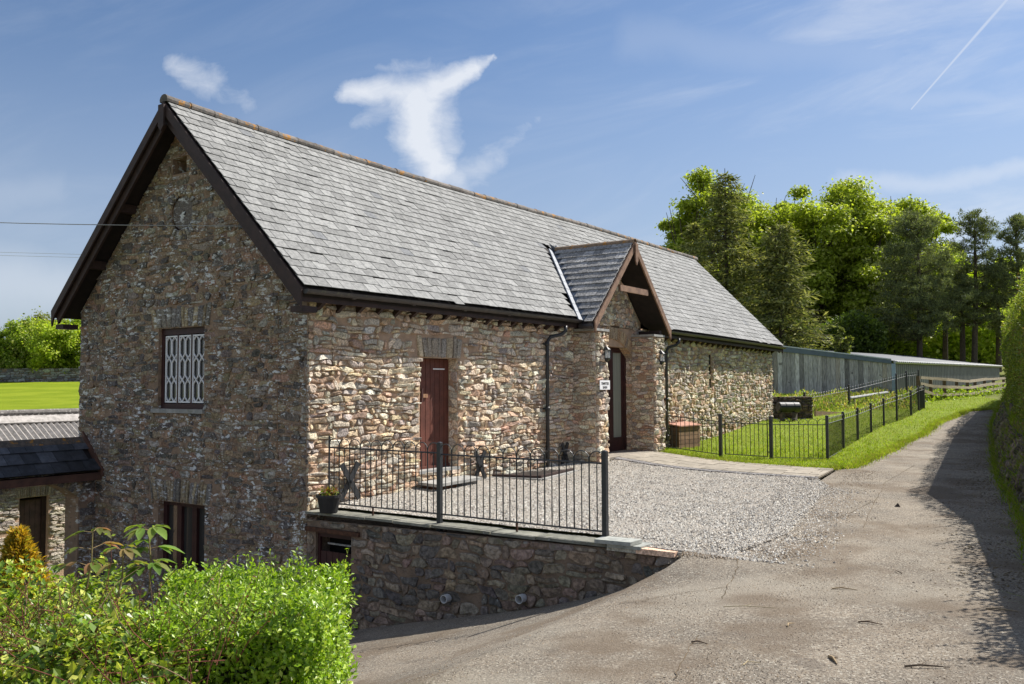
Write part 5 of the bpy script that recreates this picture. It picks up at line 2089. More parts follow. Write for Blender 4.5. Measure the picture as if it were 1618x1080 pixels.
# lane-side hedge on its stony bank (right)
rh = thing('lane_hedge', 'tall clipped dark hedge on a stony bank along the right side of the lane', 'hedge', (*HF[3], 0))
segs = []
hs = []
bankst = []
for i in range(1, len(HF) - 2):
    a, b = np.array(HF[i]), np.array(HF[i + 1])
    d = (b - a) / np.linalg.norm(b - a)
    n = np.array([-d[1], d[0]])          # towards the lane
    if np.dot(n, -fR) < 0:
        n = -n
    za, zb2 = HU(*a), HU(*b)
    N3 = np.array([n[0], n[1], 0])
    hb = 1.0                              # bank height
    zta, ztb = 3.45 + .35 * min(1, max(0, (i - 1) / 3)), 3.45 + .35 * min(1, max(0, i / 3))
    ztb += max(0, zb2) * .5
    zta += max(0, za) * .5
    zta, ztb = [(1.9, 2.5), (2.5, 3.5), (3.5, 3.5), (3.5, 3.4), (3.4, 3.2), (3.2, 3.4), (3.4, 3.4)][min(i - 1, 6)]
    zta += max(0, za) * .5
    ztb += max(0, zb2) * .5
    fa, fb = a - n * .42, b - n * .42     # hedge face, set back over the bank
    A3, B3 = np.array([fa[0], fa[1], za + hb * .7]), np.array([fb[0], fb[1], zb2 + hb * .7])
    At, Bt = np.array([fa[0], fa[1], zta]), np.array([fb[0], fb[1], ztb])
    segs.append((A3, B3 - A3, At - A3, N3))
    bk = N3 * 1.3
    segs.append((At - bk, Bt - At, bk, np.array([0, 0, 1.0])))
    # solid inside
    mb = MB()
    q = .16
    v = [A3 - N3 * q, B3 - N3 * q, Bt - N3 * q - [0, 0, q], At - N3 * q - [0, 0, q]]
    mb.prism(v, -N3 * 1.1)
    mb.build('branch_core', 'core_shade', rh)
    # bank
    bo = np.array([a[0], a[1], za - .1])
    bp = np.array([b[0], b[1], zb2 - .1])
    up_a, up_b = np.array([0, 0, hb + .1]) - N3 * .40, np.array([0, 0, hb + .1]) - N3 * .40
    mb = MB()
    mb.add([bo, bp, bp + up_b, bo + up_a, bo - N3 * 1.8 + [0, 0, hb], bp - N3 * 1.8 + [0, 0, hb]], [(0, 3, 2, 1), (3, 4, 5, 2)])
    mb.build('earth_bank', 'earth', rh)
    L = np.linalg.norm(bp - bo)
    if i < 5:
        sl = up_a / np.linalg.norm(up_a)
        U3 = (bp - bo) / L
        nn3 = np.cross(U3, sl)
        if np.dot(nn3, N3) < 0:
            nn3 = -nn3
        bankst += rubble((bo, U3, sl, nn3), [(0, .1), (L, .1), (L, .95), (0, .95)], [], (.12, .32), (.10, .20), .07, [(.12, .10, .075), (.16, .13, .10), (.09, .08, .06), (.19, .16, .11)], 60 + i, gap=.02, drop=.25)
place_stones([(bankst, rh, 'dark_stone', 1.0)], 120)
far_w = None
RHG = [(.15, .20, .03), (.20, .26, .035), (.28, .34, .05), (.40, .44, .08), (.28, .20, .08)]
hedge_leaves('foliage', segs[:8], 74000, .055, .55, RHG, rh, depth=.22, bump=.14, bs=1.3, m='leaf', seed=9, w=[.3, .3, .2, .12, .08])
hedge_leaves('far_foliage', segs[8:], 24000, .085, .6, RHG, rh, depth=.22, bump=.16, bs=1.1, m='leaf', seed=12)
shoots([segs[0], segs[1], segs[2], segs[3], segs[5]], 420, (.10, .38), .06, [(.18, .24, .04), (.24, .28, .05), (.28, .18, .06)], rh, k=9, aspect=.5)
# ivy and grass spilling down the bank
bp_ = []
for i in range(1, len(HF) - 3):
    a, b = np.array(HF[i]), np.array(HF[i + 1])
    L = np.linalg.norm(b - a)
    d = (b - a) / L
    n = np.array([-d[1], d[0]])
    if np.dot(n, -fR) < 0:
        n = -n
    for _ in range(int(L * 260)):
        s = NR.random()
        q = a + (b - a) * s + n * NR.normal(-.02, .07)
        bp_.append((q[0], q[1], HU(q[0], q[1]) + .0))
    for _ in range(int(L * 300)):
        s, u = NR.random(), NR.random()
        if math.sin(s * 9 + i * 2.1) + math.sin(s * 23 + i) < -.2:
            continue
        q = a + (b - a) * s - n * (.4 * u - .03)
        bp_.append((q[0], q[1], HU(q[0], q[1]) + u * 1.0))
bo = blades('bank_grass', bp_, (.06, .18), .012, [(.15, .24, .015), (.22, .32, .02), (.28, .36, .04), (.30, .25, .11)], lean=.5, label='long green grass at the foot of the hedge bank', category='grass', kind='stuff')

# ------------------------------------------------------------------ arched outbuilding at the left corner
ar = thing('arched_gateway', 'low stone archway with a dark slate lean-to roof against the left end of the gable', 'archway', (-5.2, -1.6, -2.4))
AX = -5.15
yc_, hs_, zs_, rs_h = -1.05, .75, -.14, .29
Ra = (hs_ ** 2 + rs_h ** 2) / (2 * rs_h)
zc_ = zs_ + rs_h - Ra
ha = math.asin(hs_ / Ra)
mb = MB()
Nn_ = 14
arc = [(yc_ + Ra * math.sin(lerp(-ha, ha, k / Nn_)), zc_ + Ra * math.cos(lerp(-ha, ha, k / Nn_))) for k in range(Nn_ + 1)]
for k in range(Nn_):
    (a0, b0), (a1, b1) = arc[k], arc[k + 1]
    mb.prism([(AX, a0, b0), (AX, a1, b1), (AX, a1, .27), (AX, a0, .27)], (-.40, 0, 0))
mb.box(AX - .40, AX, yc_ + hs_, .0 - .002, -2.9, .27)
mb.box(AX - .40, AX, -3.6, yc_ - hs_, -2.9, .27)
arw = mb.build('arch_wall', 'gable_mortar', ar)
r_ = random.Random(15)
nv = 34
for k in range(nv):
    a0, a1 = -ha + 2 * ha * k / nv + .003, -ha + 2 * ha * (k + 1) / nv - .003
    ro = Ra + .17 + r_.uniform(-.02, .02)
    P = lambda a, rr: (yc_ + rr * math.sin(a), zc_ + rr * math.cos(a))
    q = [P(a0, Ra), P(a1, Ra), P(a1, ro), P(a0, ro)]
    MB().prism([(AX + .02 + r_.uniform(0, .012), p[0], p[1]) for p in q], (-.2, 0, 0), VPAL[k % 4]).build('arch_stone', 'gable_stone', arw)
afr = ((AX, 0, 0), (0, 1, 0), (0, 0, 1), (1, 0, 0))
a1_ = rubble(afr, [(yc_ + hs_ + .02, -2.6), (-.01, -2.6), (-.01, .22), (yc_ + hs_ + .02, .22)], [(-.31, -.2, -.3, .0)], (.12, .3), (.06, .13), .02, GPAL, 71, gap=.008)
a2_ = rubble(afr, [(-3.4, -2.6), (yc_ - hs_ - .02, -2.6), (yc_ - hs_ - .02, .22), (-3.4, .22)], [], (.12, .3), (.06, .13), .02, GPAL, 72, gap=.008)
place_stones([(a1_, arw, 'gable_stone', 1), (a2_, arw, 'gable_stone', 1)], 40)
ro_ = MB()
ro_.prism([(-4.98, -3.7, .30), (-5.52, -3.7, .78), (-6.06, -3.7, .30)], (0, 3.69, 0)).build('roof', 'soffit', ar)
ro_o = [o for o in bpy.data.objects if o.name.startswith('roof') and o.parent == ar][0]
e0, r0 = np.array([-4.94, 0, .285]), np.array([-5.50, 0, .78])
upv = (r0 - e0)
LL = np.linalg.norm(upv)
upv /= LL
nrm = np.array([.66, 0, .75])
sme = None
for c in range(3):
    y = -.03 - (.13 if c % 2 else 0)
    while y > -3.6:
        w = .262
        V, F = slate_unit(w - .006, LL / 3 + .03, .010)
        if sme is None:
            sme = np_mesh('slate', V, F, None, 'dark_slate', center=False)[0]
        ob = bpy.data.objects.new('slate', sme)
        o3 = e0 + upv * (LL / 3 * c) + nrm * .035
        o3 = np.array([o3[0], y - w / 2, o3[2]])
        link(ob, ro_o, o3)
        ax = np.array([0, 1.0, 0])
        u2 = upv - nrm * .07
        u2 /= np.linalg.norm(u2)
        Mx = Matrix((ax, u2, np.cross(ax, u2))).transposed().to_4x4()
        Mx.translation = ob.location
        ob.matrix_basis = Mx
        k = R.choice([.035, .045, .06, .09]) * R.uniform(.8, 1.2)
        ob.color = (k * .95, k * 1.02, k * 1.2, 1)
        y -= w
y = -.02
while y > -3.6:
    MB().prism([(-5.40, y, .74), (-5.51, y, .845), (-5.62, y, .74)], (0, -.43, 0), (.7, .65, .6)).build('ridge_tile', 'ridge', ro_o)
    y -= .435
MB().obox((-4.90, -.05, .20), (-.62, 0, .62), (0, .045, 0), (.0, 0, .12), (2.6, 2.2, 1.8)).build('verge_board', 'dark_wood', ro_o)
MB().box(-5.14, -4.95, -3.7, -.01, .14, .265, (2.2, 1.9, 1.6)).build('eaves_beam', 'dark_wood', ro_o)

# stone outbuilding behind the arch
ob_ = thing('stone_outbuilding', 'low stone outbuilding with a corrugated roof seen through and above the archway', 'outbuilding', (-12.5, 0, -2.4))
BXp = -11.5
bfr = ((BXp, 0, 0), (0, 1, 0), (0, 0, 1), (1, 0, 0))
dh = [(1.93, 2.60, -2.6, -.84)]
bw = wall_core(bfr, [(-7, -3.4), (4.4, -3.4), (4.4, -.2), (-7, -.2)], dh, .3, 'front_wall', 'wall_mortar', ob_)
bs_ = rubble(bfr, [(-.8, -2.5), (4.4, -2.5), (4.4, -.3), (-.8, -.3)], dh + [(1.85, 2.7, -.84, -.58)], (.12, .40), (.04, .09), .03, [(.44, .38, .31), (.52, .46, .38), (.36, .32, .27), (.48, .42, .33)], 81, gap=.006, tiltk=.3)
place_stones([(bs_, bw, 'wall_stone', 1)], 150)
voussoirs(bfr, 1.85, 2.70, -.835, .24, 16, [(.36, .31, .24), (.30, .26, .21)], bw, 'wall_stone', .05, seed=18)
dd_ = MB().box(BXp - .22, BXp - .18, 2.0, 2.5, -2.5, -.9).build('plank_door', 'dark_wood', bw)
for k in range(4):
    MB().box(BXp - .18, BXp - .165, 2.0 + k * .125 + .004, 2.0 + (k + 1) * .125 - .004, -2.45, -.92, (2.2, 2.4, 2.6)).build('plank', 'dark_wood', dd_)
MB().box(BXp - .2, BXp - .1, 2.50, 2.60, -2.5, -.86).box(BXp - .2, BXp - .1, 1.93, 2.0, -2.5, -.86).build('door_frame', 'dark_wood', bw)
MB().box(BXp - .1, BXp + .22, 1.85, 2.75, -2.62, -2.5).build('step', 'grey_stone', bw)
# corrugated roof
V, F = [], []
n = 0
yy = -6.0
P0r, P1r = np.array([-11.15, 0, -.25]), np.array([-13.25, 0, 1.02])
nr = np.array([.52, 0, .86])
ny = int((4.35 + 6.0) / .0365)
for i in range(ny + 1):
    y = -6.0 + i * .0365
    h = .028 * math.cos(i * math.pi / 2)
    for p in (P0r, P1r):
        V.append((p[0] + nr[0] * h, y, p[2] + nr[2] * h))
for i in range(ny):
    F.append((i * 2, i * 2 + 2, i * 2 + 3, i * 2 + 1))
rfo = put('roof', V, F, 'asbestos', ob_)
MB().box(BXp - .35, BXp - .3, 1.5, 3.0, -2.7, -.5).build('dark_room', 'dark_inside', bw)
MB().tube([(-13.27, -6, 1.06), (-13.27, 4.37, 1.06)], .085, 10, (.62, .62, .62)).build('ridge_roll', 'asbestos', rfo)
MB().obox((-13.12, -6, .965), (.26, 0, -.157), (0, 10.3, 0), (.01, 0, .03), (1.25, 1.25, 1.25)).build('ridge_flashing', 'asbestos', rfo)
MB().obox((-11.15, 4.33, -.25), (-2.1, 0, 1.27), (0, .10, 0), (.02, 0, .05), (1.4, 1.1, .55)).build('verge_tile', 'asbestos', rfo)
MB().prism([(-11.5, 4.38, -3.2), (-15, 4.38, -3.2), (-15, 4.38, -.2), (-13.25, 4.38, .95), (-11.5, 4.38, -.2)], (0, -.02, 0)).build('end_wall', 'wall_mortar', ob_)
MB().obox((-13.27, -6, 1.0), (-2.1, 0, -1.27), (0, 10.35, 0), (0, 0, .03)).build('rear_roof', 'asbestos', rfo)

# ------------------------------------------------------------------ field wall and hedgerow at far left
def gz(p):
    return H(p[0], p[1])


fw = thing('field_wall', 'grey dry stone wall along the far edge of the bright field', 'wall', at(60, 600, 80))
a, b = at(-90, 603, 78), at(230, 603, 82)
dv = (b - a) / np.linalg.norm(b - a)
nn_ = np.cross(dv, [0, 0, 1.0])
if np.dot(nn_, cF) > 0:
    nn_ = -nn_
a[2], b[2] = gz(a) - .3, gz(b) - .3
fcore = MB().obox(a - nn_ * .4, b - a, nn_ * .4, (0, 0, 1.55)).build('wall_core', 'dark_mortar', fw)
fs = rubble((a, (b - a) / np.linalg.norm(b - a), (0, 0, 1), nn_), [(0, .1), (np.linalg.norm(b - a), .1), (np.linalg.norm(b - a), 1.55), (0, 1.55)], [], (.3, .7), (.16, .3), .10,
            [(.24, .24, .23), (.17, .17, .165), (.32, .32, .31)], 91, gap=.03)
place_stones([(fs, fcore, 'dark_stone', 1)], 0)


def bushy(name, label, cat, base, rx, ry, rz, n, lsize, cols, group=None, seed=1, clumps=30, m='leaf', trunk=True, w=None, flat=.75, low=-.3):
    """a crown made of many leaf clumps, with trunk and limbs"""
    rng = np.random.default_rng(seed)
    base = np.array(base, float)
    t = thing(name, label, cat, base, group)
    cen = base + [0, 0, rz]
    dirs = rng.normal(size=(clumps, 3))
    dirs /= np.linalg.norm(dirs, axis=1, keepdims=True)
    dirs[:, 2] = np.where(dirs[:, 2] < low, -dirs[:, 2] * .5, dirs[:, 2])
    rad = rng.uniform(.50, 1.0, clumps)[:, None]
    C = cen + dirs * rad * [rx, ry, rz * .98]
    cr = rng.uniform(.20, .34, clumps) * min(rx, rz)
    per = n // clumps
    P, N = [], []
    for i in range(clumps):
        v = rng.normal(size=(per, 3))
        v /= np.linalg.norm(v, axis=1, keepdims=True)
        rr = cr[i] * rng.random((per, 1)) ** .45
        P.append(C[i] + v * rr * [1, 1, flat] * (1 + .25 * rng.normal(size=(per, 1))))
        N.append(v + [0, 0, .8] + rng.normal(size=(per, 3)) * .7)
    P, N = np.vstack(P), np.vstack(N)
    tt = tints(len(P), cols, .2, rng, w)
    V, F, T = leaf_cloud(P, N, rng.uniform(lsize * .7, lsize * 1.3, len(P)), .7, tt, rng=rng)
    put('crown', V, F, m, t, T)
    if trunk:
        mb = MB()
        H_ = rz * 1.2
        mb.tube([base - [0, 0, .3], base + [0, 0, H_ * .4], base + [.1 * rx, 0, H_]], [.045 * rx + .1, .035 * rx + .06, .02], 8)
        mb.build('trunk', 'bark', t)
        mb = MB()
        for i in range(0, clumps, 2):
            s = base + [0, 0, H_ * rng.uniform(.35, .8)]
            mid = lerp(s, C[i], .5) + rng.normal(size=3) * .1 * rx
            mb.tube([s, mid, C[i]], [.025 * rx + .02, .018 * rx + .01, .01], 5, cap=False)
        mb.build('limbs', 'bark', t)
    return t


HGR = [(.22, .32, .03), (.30, .40, .04), (.38, .46, .07), (.14, .22, .02), (.46, .48, .14)]
for i, (px, D, ztop, rx, lab) in enumerate(((104, 82, 7.9, 3.9, 'bright yellow-green hedgerow tree against the barn corner'), (50, 83, 7.5, 4.0, 'mid green hedgerow tree in the middle of the far hedge'),
                                            (2, 82, 7.0, 3.9, 'darker hedgerow tree at the left frame edge'), (-50, 84, 6.6, 3.9, 'hedgerow tree beyond the left frame edge'), (150, 84, 7.8, 3.8, 'hedgerow tree half hidden behind the barn eaves'))):
    p = at(px, 600, D)
    z0 = gz(p)
    bushy('hedgerow_tree', lab, 'tree', (p[0], p[1], z0 + .2), rx, rx, (ztop - z0 - .2) / 1.85, 15000, .24, HGR if i else [(.40, .50, .05), (.52, .58, .08), (.28, .38, .03)], 'trees of the far hedgerow', 100 + i, 60, low=-1, trunk=False)
for i, (px, D, zt3, rx, lab) in enumerate(((62, 96, 9.9, 4.6, 'olive-brown treetop rising behind the far hedgerow'), (18, 98, 9.0, 4.2, 'lower olive treetop behind the far hedgerow by the frame edge'), (112, 96, 9.7, 4.2, 'olive treetop behind the hedgerow beside the barn eaves'))):
    p = at(px, 600, D)
    z0 = gz(p)
    bushy('background_tree', lab, 'tree', (p[0], p[1], z0), rx, rx, (zt3 - z0) / 1.85, 6000, .26, [(.24, .26, .06), (.30, .31, .09), (.18, .21, .05)], 'treetops behind the far hedgerow', 120 + i, 26, low=-1)

# ------------------------------------------------------------------ shed
shd = thing('boarded_shed', 'long low shed with weathered grey vertical boards and a blue-grey roof edge', 'shed', (0, 39, 1))
K = at(1410, 627, 44)
Lp = at(1216, 634, 46.5)
S_ = at(1580, 618, 63)
K[2], Lp[2], S_[2] = .7, .5, .9
zk, zl, zs2 = 2.80, 3.62, 2.92
nb_ = 27
dvec = (Lp - K)
dn_ = np.array([dvec[0], dvec[1], 0])
Ln = np.linalg.norm(dn_)
dn_ /= Ln
nf = np.array([dn_[1], -dn_[0], 0])
if np.dot(nf, cF) > 0:
    nf = -nf
ew = MB().prism([(K[0], K[1], .2), (Lp[0], Lp[1], .2), (Lp[0], Lp[1], zl - .1), (K[0], K[1], zk - .1)], -nf * .1, (.3, .3, .3)).build('boarded_wall', 'board', shd)
for k in range(nb_):
    u0, u1 = k / nb_, (k + 1) / nb_
    p, q = K + dvec * u0, K + dvec * (u1 - .06 / nb_)
    zt_ = lerp(zk, zl, u0) - .1
    pr = R.uniform(.01, .045)
    kk = R.uniform(.7, 1.25)
    cc = R.choice([(.42, .40, .39), (.35, .335, .33), (.50, .485, .475), (.26, .25, .245), (.43, .385, .345)])
    mb = MB()
    mb.obox((p[0], p[1], .75), (q[0] - p[0], q[1] - p[1], 0), nf * pr, (0, 0, zt_ - .75), tuple(c * kk for c in cc))
    mb.build('board', 'board', ew)
MB().prism([K + nf * .06 + [0, 0, zk - .10 - K[2]], Lp + nf * .06 + [0, 0, zl - .12 - Lp[2]], Lp + nf * .06 + [0, 0, zl + .16 - Lp[2]], K + nf * .06 + [0, 0, zk + .10 - K[2]]], nf * .05).build('verge_trim', 'blue_trim', shd)
MB().prism([K + nf * .13 + [0, 0, zk + .10 - K[2]], Lp + nf * .13 + [0, 0, zl + .16 - Lp[2]], Lp + nf * .13 + [0, 0, zl + .22 - Lp[2]], K + nf * .13 + [0, 0, zk + .15 - K[2]]], -nf * .4, (1.7, 1.75, 1.8)).build('verge_cap', 'sheet_metal', shd)
MB().obox(K - [0, 0, .3] - nf * .05 + dn_ * -.18, -dn_ * -.18, nf * .16, (0, 0, zk - K[2] + .2), (2.6, 2.6, 2.7)).build('corner_post', 'blue_trim', shd)
# corrugated side
sv = S_ - K
Ls = np.linalg.norm(sv[:2])
V, F = [], []
nc = int(Ls / .085)
n2 = np.array([sv[1], -sv[0], 0]) / Ls
if np.dot(n2, cF) > 0:
    n2 = -n2
for i in range(nc + 1):
    u = i / nc
    h = .045 * (1 if (i % 4) in (1, 2) else 0)
    for z in (.55, lerp(zk, zs2, u) - .06):
        p = K + sv * u + n2 * h
        V.append((p[0], p[1], z))
for i in range(nc):
    F.append((i * 2, i * 2 + 2, i * 2 + 3, i * 2 + 1))
put('corrugated_wall', V, F, 'sheet_metal', shd, (.46, .45, .42))
V, F = [], []
bk = dn_ * Ln
for i in range(nc + 1):
    u = i / nc
    h = .03 * math.cos(i * math.pi / 2)
    p = K + sv * u - dn_ * .15
    z = lerp(zk, zs2, u) + h
    V.append((p[0] + n2[0] * .12, p[1] + n2[1] * .12, z))
    V.append((p[0] + bk[0], p[1] + bk[1], z + (zl - zk)))
for i in range(nc):
    F.append((i * 2, i * 2 + 2, i * 2 + 3, i * 2 + 1))
put('roof', V, F, 'sheet_metal', shd, (.42, .43, .45))
MB().tube([K + n2 * .16 + [0, 0, zk - .02 - K[2]], S_ + n2 * .16 + [0, 0, zs2 - .02 - S_[2]]], .075, 8, (1.35, 1.35, 1.25)).build('gutter', 'sheet_metal', shd)

# ------------------------------------------------------------------ post and rail fence
pf = thing('post_and_rail_fence', 'weathered three-rail wooden fence curving along the verge before the shed', 'fence', at(1500, 620, 40))
fp = [(1451, 596, 620, 37), (1471, 597.5, 628, 38), (1492.6, 599, 629, 39), (1512, 601, 627, 40.5), (1529, 602, 627, 42), (1541, 600.5, 625, 43.5), (1556, 598.5, 621, 45), (1570, 598, 618, 46.5), (1586, 597, 616, 48)]
tops = []
for px, yt, yb, D in fp:
    T0, B0 = at(px, yt, D), at(px, yb, D)
    tops.append((T0, B0))
    MB().obox((B0[0] - .06, B0[1] - .06, B0[2] - .3), (.13, 0, 0), (0, .13, 0), (0, 0, T0[2] - B0[2] + .36), (.35, .3, .26)).build('post', 'rail_wood', pf)
for i in range(len(tops) - 1):
    (Ta, Ba), (Tb, Bb) = tops[i], tops[i + 1]
    for q in (.02, .42, .82):
        a, b = lerp(Ta, Ba, q), lerp(Tb, Bb, q)
        d = b - a
        nn2 = np.array([d[1], -d[0], 0])
        nn2 /= np.linalg.norm(nn2)
        if np.dot(nn2, cF) > 0:
            nn2 = -nn2
        MB().obox(a + nn2 * .08 - [0, 0, .05], d, nn2 * .035, (0, 0, .12 + R.uniform(-.01, .01)), (1, 1, 1)).build('rail', 'rail_wood', pf)
# tall weeds behind it
pts = []
for i in range(len(tops) - 1):
    a, b = tops[i][1], tops[i + 1][1]
    for _ in range(700):
        q = lerp(a, b, NR.random()) + np.array([NR.normal(0, .35) - .3, NR.normal(0, .3) + .3, 0])
        pts.append((q[0], q[1], H(q[0], q[1])))
pts = np.array(pts)
V, F, T = leaf_cloud(pts + np.stack([0 * pts[:, 0], 0 * pts[:, 0], NR.random(len(pts)) ** 1.8 * .42], 1), NR.normal(size=pts.shape) + [0, 0, .6], NR.uniform(.07, .16, len(pts)), .6, tints(len(pts), [(.24, .33, .03), (.32, .40, .05), (.16, .23, .025)]))
put('bank_weeds', V, F, 'leaf', None, T, label='leafy green weeds growing through the post and rail fence', category='weeds', kind='stuff')

# ------------------------------------------------------------------ low wall, tank, pipe, timber edge behind the lawn
lw = thing('low_stone_wall', 'short dark rubble wall holding back the bank at the far side of the lawn', 'wall', at(1250, 668, 28.5))
a, b = at(1210, 668, 28.8), at(1284, 668, 29.2)
a[2] = b[2] = HU(*at(1250, 668, 28.8)[:2]) - .1
dv = (b - a) / np.linalg.norm(b - a)
n3 = np.cross(dv, [0, 0, 1.0])
if np.dot(n3, cF) > 0:
    n3 = -n3
ht = 34 * 28.8 / FPX + .15
lc = MB().obox(a - n3 * .35, b - a, n3 * .35, (0, 0, ht)).build('wall_core', 'dark_mortar', lw)
ls = rubble((a, dv, (0, 0, 1), n3), [(0, .0), (np.linalg.norm(b - a), .0), (np.linalg.norm(b - a), ht), (0, ht)], [], (.15, .34), (.06, .12), .05, [(.14, .10, .08), (.18, .13, .10), (.10, .08, .07)], 95, gap=.012)
place_stones([(ls, lc, 'dark_stone', 1)], 30)
tk = thing('black_drum', 'black plastic drum lying on its side in front of the low dark wall', 'drum', at(1246, 650, 28.3))
p, q = at(1229, 643, 28.2), at(1262, 643, 28.4)
MB().tube([p, p + (q - p) * .04, p + (q - p) * .96, q], [.14, .165, .165, .14], 16).build('drum_body', 'black_iron', tk, smooth=False)
for f_ in (.3, .7):
    MB().tube([p + (q - p) * f_, p + (q - p) * (f_ + .03)], .172, 16).build('drum_hoop', 'black_iron', tk)
MB().tube([q, q + (q - p) * .02], .05, 10).build('drum_cap', 'black_iron', tk)
for i, f_ in enumerate((.2, .8)):
    c_ = p + (q - p) * f_
    MB().obox((c_[0] - .05, c_[1] - .12, HU(c_[0], c_[1]) - .05), (.1, 0, 0), (0, .24, 0), (0, 0, c_[2] - .15 - HU(c_[0], c_[1])), (.1, .08, .07)).build('drum_support', 'box_wood', tk)
a, b = at(1343, 633.5, 35), at(1402, 624, 39)
wp = thing('white_pipe', 'long white plastic pipe lying along the bank under the shed', 'pipe', a)
a, b = a + [0, 0, .12], b + [0, 0, .12]
MB().tube([a, b], .06, 8).build('pipe', 'plastic_white', wp)
for f_ in (.1, .9):
    c_ = lerp(a, b, f_)
    MB().box(c_[0] - .04, c_[0] + .04, c_[1] - .04, c_[1] + .04, H(c_[0], c_[1]) - .1, c_[2] - .04, (.3, .25, .2)).build('pipe_rest', 'box_wood', wp)
a, b = at(1286, 652, 30), at(1340, 654, 31.5)
te = thing('timber_edging', 'reddish timber board edging the weedy bed behind the lawn', 'timber board', a)
MB().obox(a - [0, 0, .3], b - a, (0.05, .08, 0), (0, 0, .36), (.36, .24, .18)).build('edging_board', 'box_wood', te)
# weeds on the bank below the shed
pts = []
for _ in range(9000):
    u, v = NR.random(), NR.random()
    px = 1215 + 235 * u
    D = lerp(29.6, 42, v) + u * 4
    yb = lerp(lerp(662, 633, u ** .6), 628, v)
    p = at(px, yb, D)
    pts.append((p[0], p[1], H(p[0], p[1]) + NR.random() ** 2 * .26 * (1 + .5 * math.sin(px * .11))))
pts = np.array(pts)
V, F, T = leaf_cloud(pts, NR.normal(size=pts.shape) + [0, 0, .5], NR.uniform(.07, .17, len(pts)), .4, tints(len(pts), [(.22, .30, .03), (.30, .37, .06), (.15, .21, .025), (.42, .38, .16), (.34, .24, .12)]), spin=np.tile([0, 0, 1.2], (len(pts), 1)))
put('bank_weeds', V, F, 'leaf', None, T, label='tall weeds and grass on the bank between the lawn railing and the shed', category='weeds', kind='stuff')

# ------------------------------------------------------------------ trees on the right
BEECH = [(.33, .40, .04), (.40, .46, .055), (.46, .52, .09), (.22, .28, .03), (.52, .54, .15)]
def px_tree(px, ytop, D, dz=0):
    p = at(px, 560, D)
    zb = H(p[0], p[1])
    zt = at(px, ytop, D)[2]
    return (p[0], p[1], zb), zt - zb


for i, (px, yt, D, wpx, lab, n, cl) in enumerate(((1142, 268, 76, 100, 'bright green beech rising behind the barn roof, topmost of the three', 30000, 70), (1300, 290, 76, 105, 'broad bright green beech in the middle of the three behind the spruces', 34000, 80),
                                                  (1415, 308, 78, 80, 'rightmost bright green beech behind the dark pine', 24000, 60), (1215, 296, 79, 70, 'bright green beech crown filling between the two tallest', 18000, 44),
                                                  (1088, 312, 75, 46, 'low bright green beech at the left end of the wood touching the barn ridge', 11000, 30),
                                                  (1252, 296, 80, 62, 'bright green beech seen between the two spruces', 16000, 42), (1350, 298, 80, 66, 'bright green beech above the middle of the shed roof', 18000, 46),
                                                  (1462, 322, 80, 50, 'right end beech crown showing past the large pine', 12000, 34),
                                                  (1370, 330, 74, 60, 'lower bright green beech in front of the gap beside the pine', 15000, 40))):
    base, hgt = px_tree(px, yt, D)
    rx = wpx * D / FPX
    hgt *= 1.05
    rz = hgt * .43
    t = bushy('beech_tree', lab, 'tree', (base[0], base[1], base[2] + hgt - 2 * rz), rx, rx, rz, int(n * 1.5), .29, BEECH, 'broadleaf trees behind the shed', 200 + i, cl, trunk=False, flat=.55, w=[.3, .3, .15, .15, .1], low=-1)
    mb = MB()
    b3 = np.array(base)
    mb.tube([b3 - [0, 0, .5], b3 + [0, 0, hgt * .3], b3 + [.3, .2, hgt * .7]], [.42, .32, .1], 8)
    mb.build('trunk', 'bark', t)
    mb = MB()
    rq = random.Random(i)
    for k in range(26):
        s = b3 + [0, 0, hgt * rq.uniform(.25, .6)]
        a = rq.uniform(0, 6.28)
        e = b3 + [math.cos(a) * rx * rq.uniform(.4, .85), math.sin(a) * rx * rq.uniform(.4, .85), hgt * rq.uniform(.5, .93)]
        mid = lerp(s, e, .5) + np.array([0, 0, hgt * .06])
        mb.tube([s, mid, e], [.13, .07, .02], 5, cap=False)
    mb.build('limbs', 'bark', t)


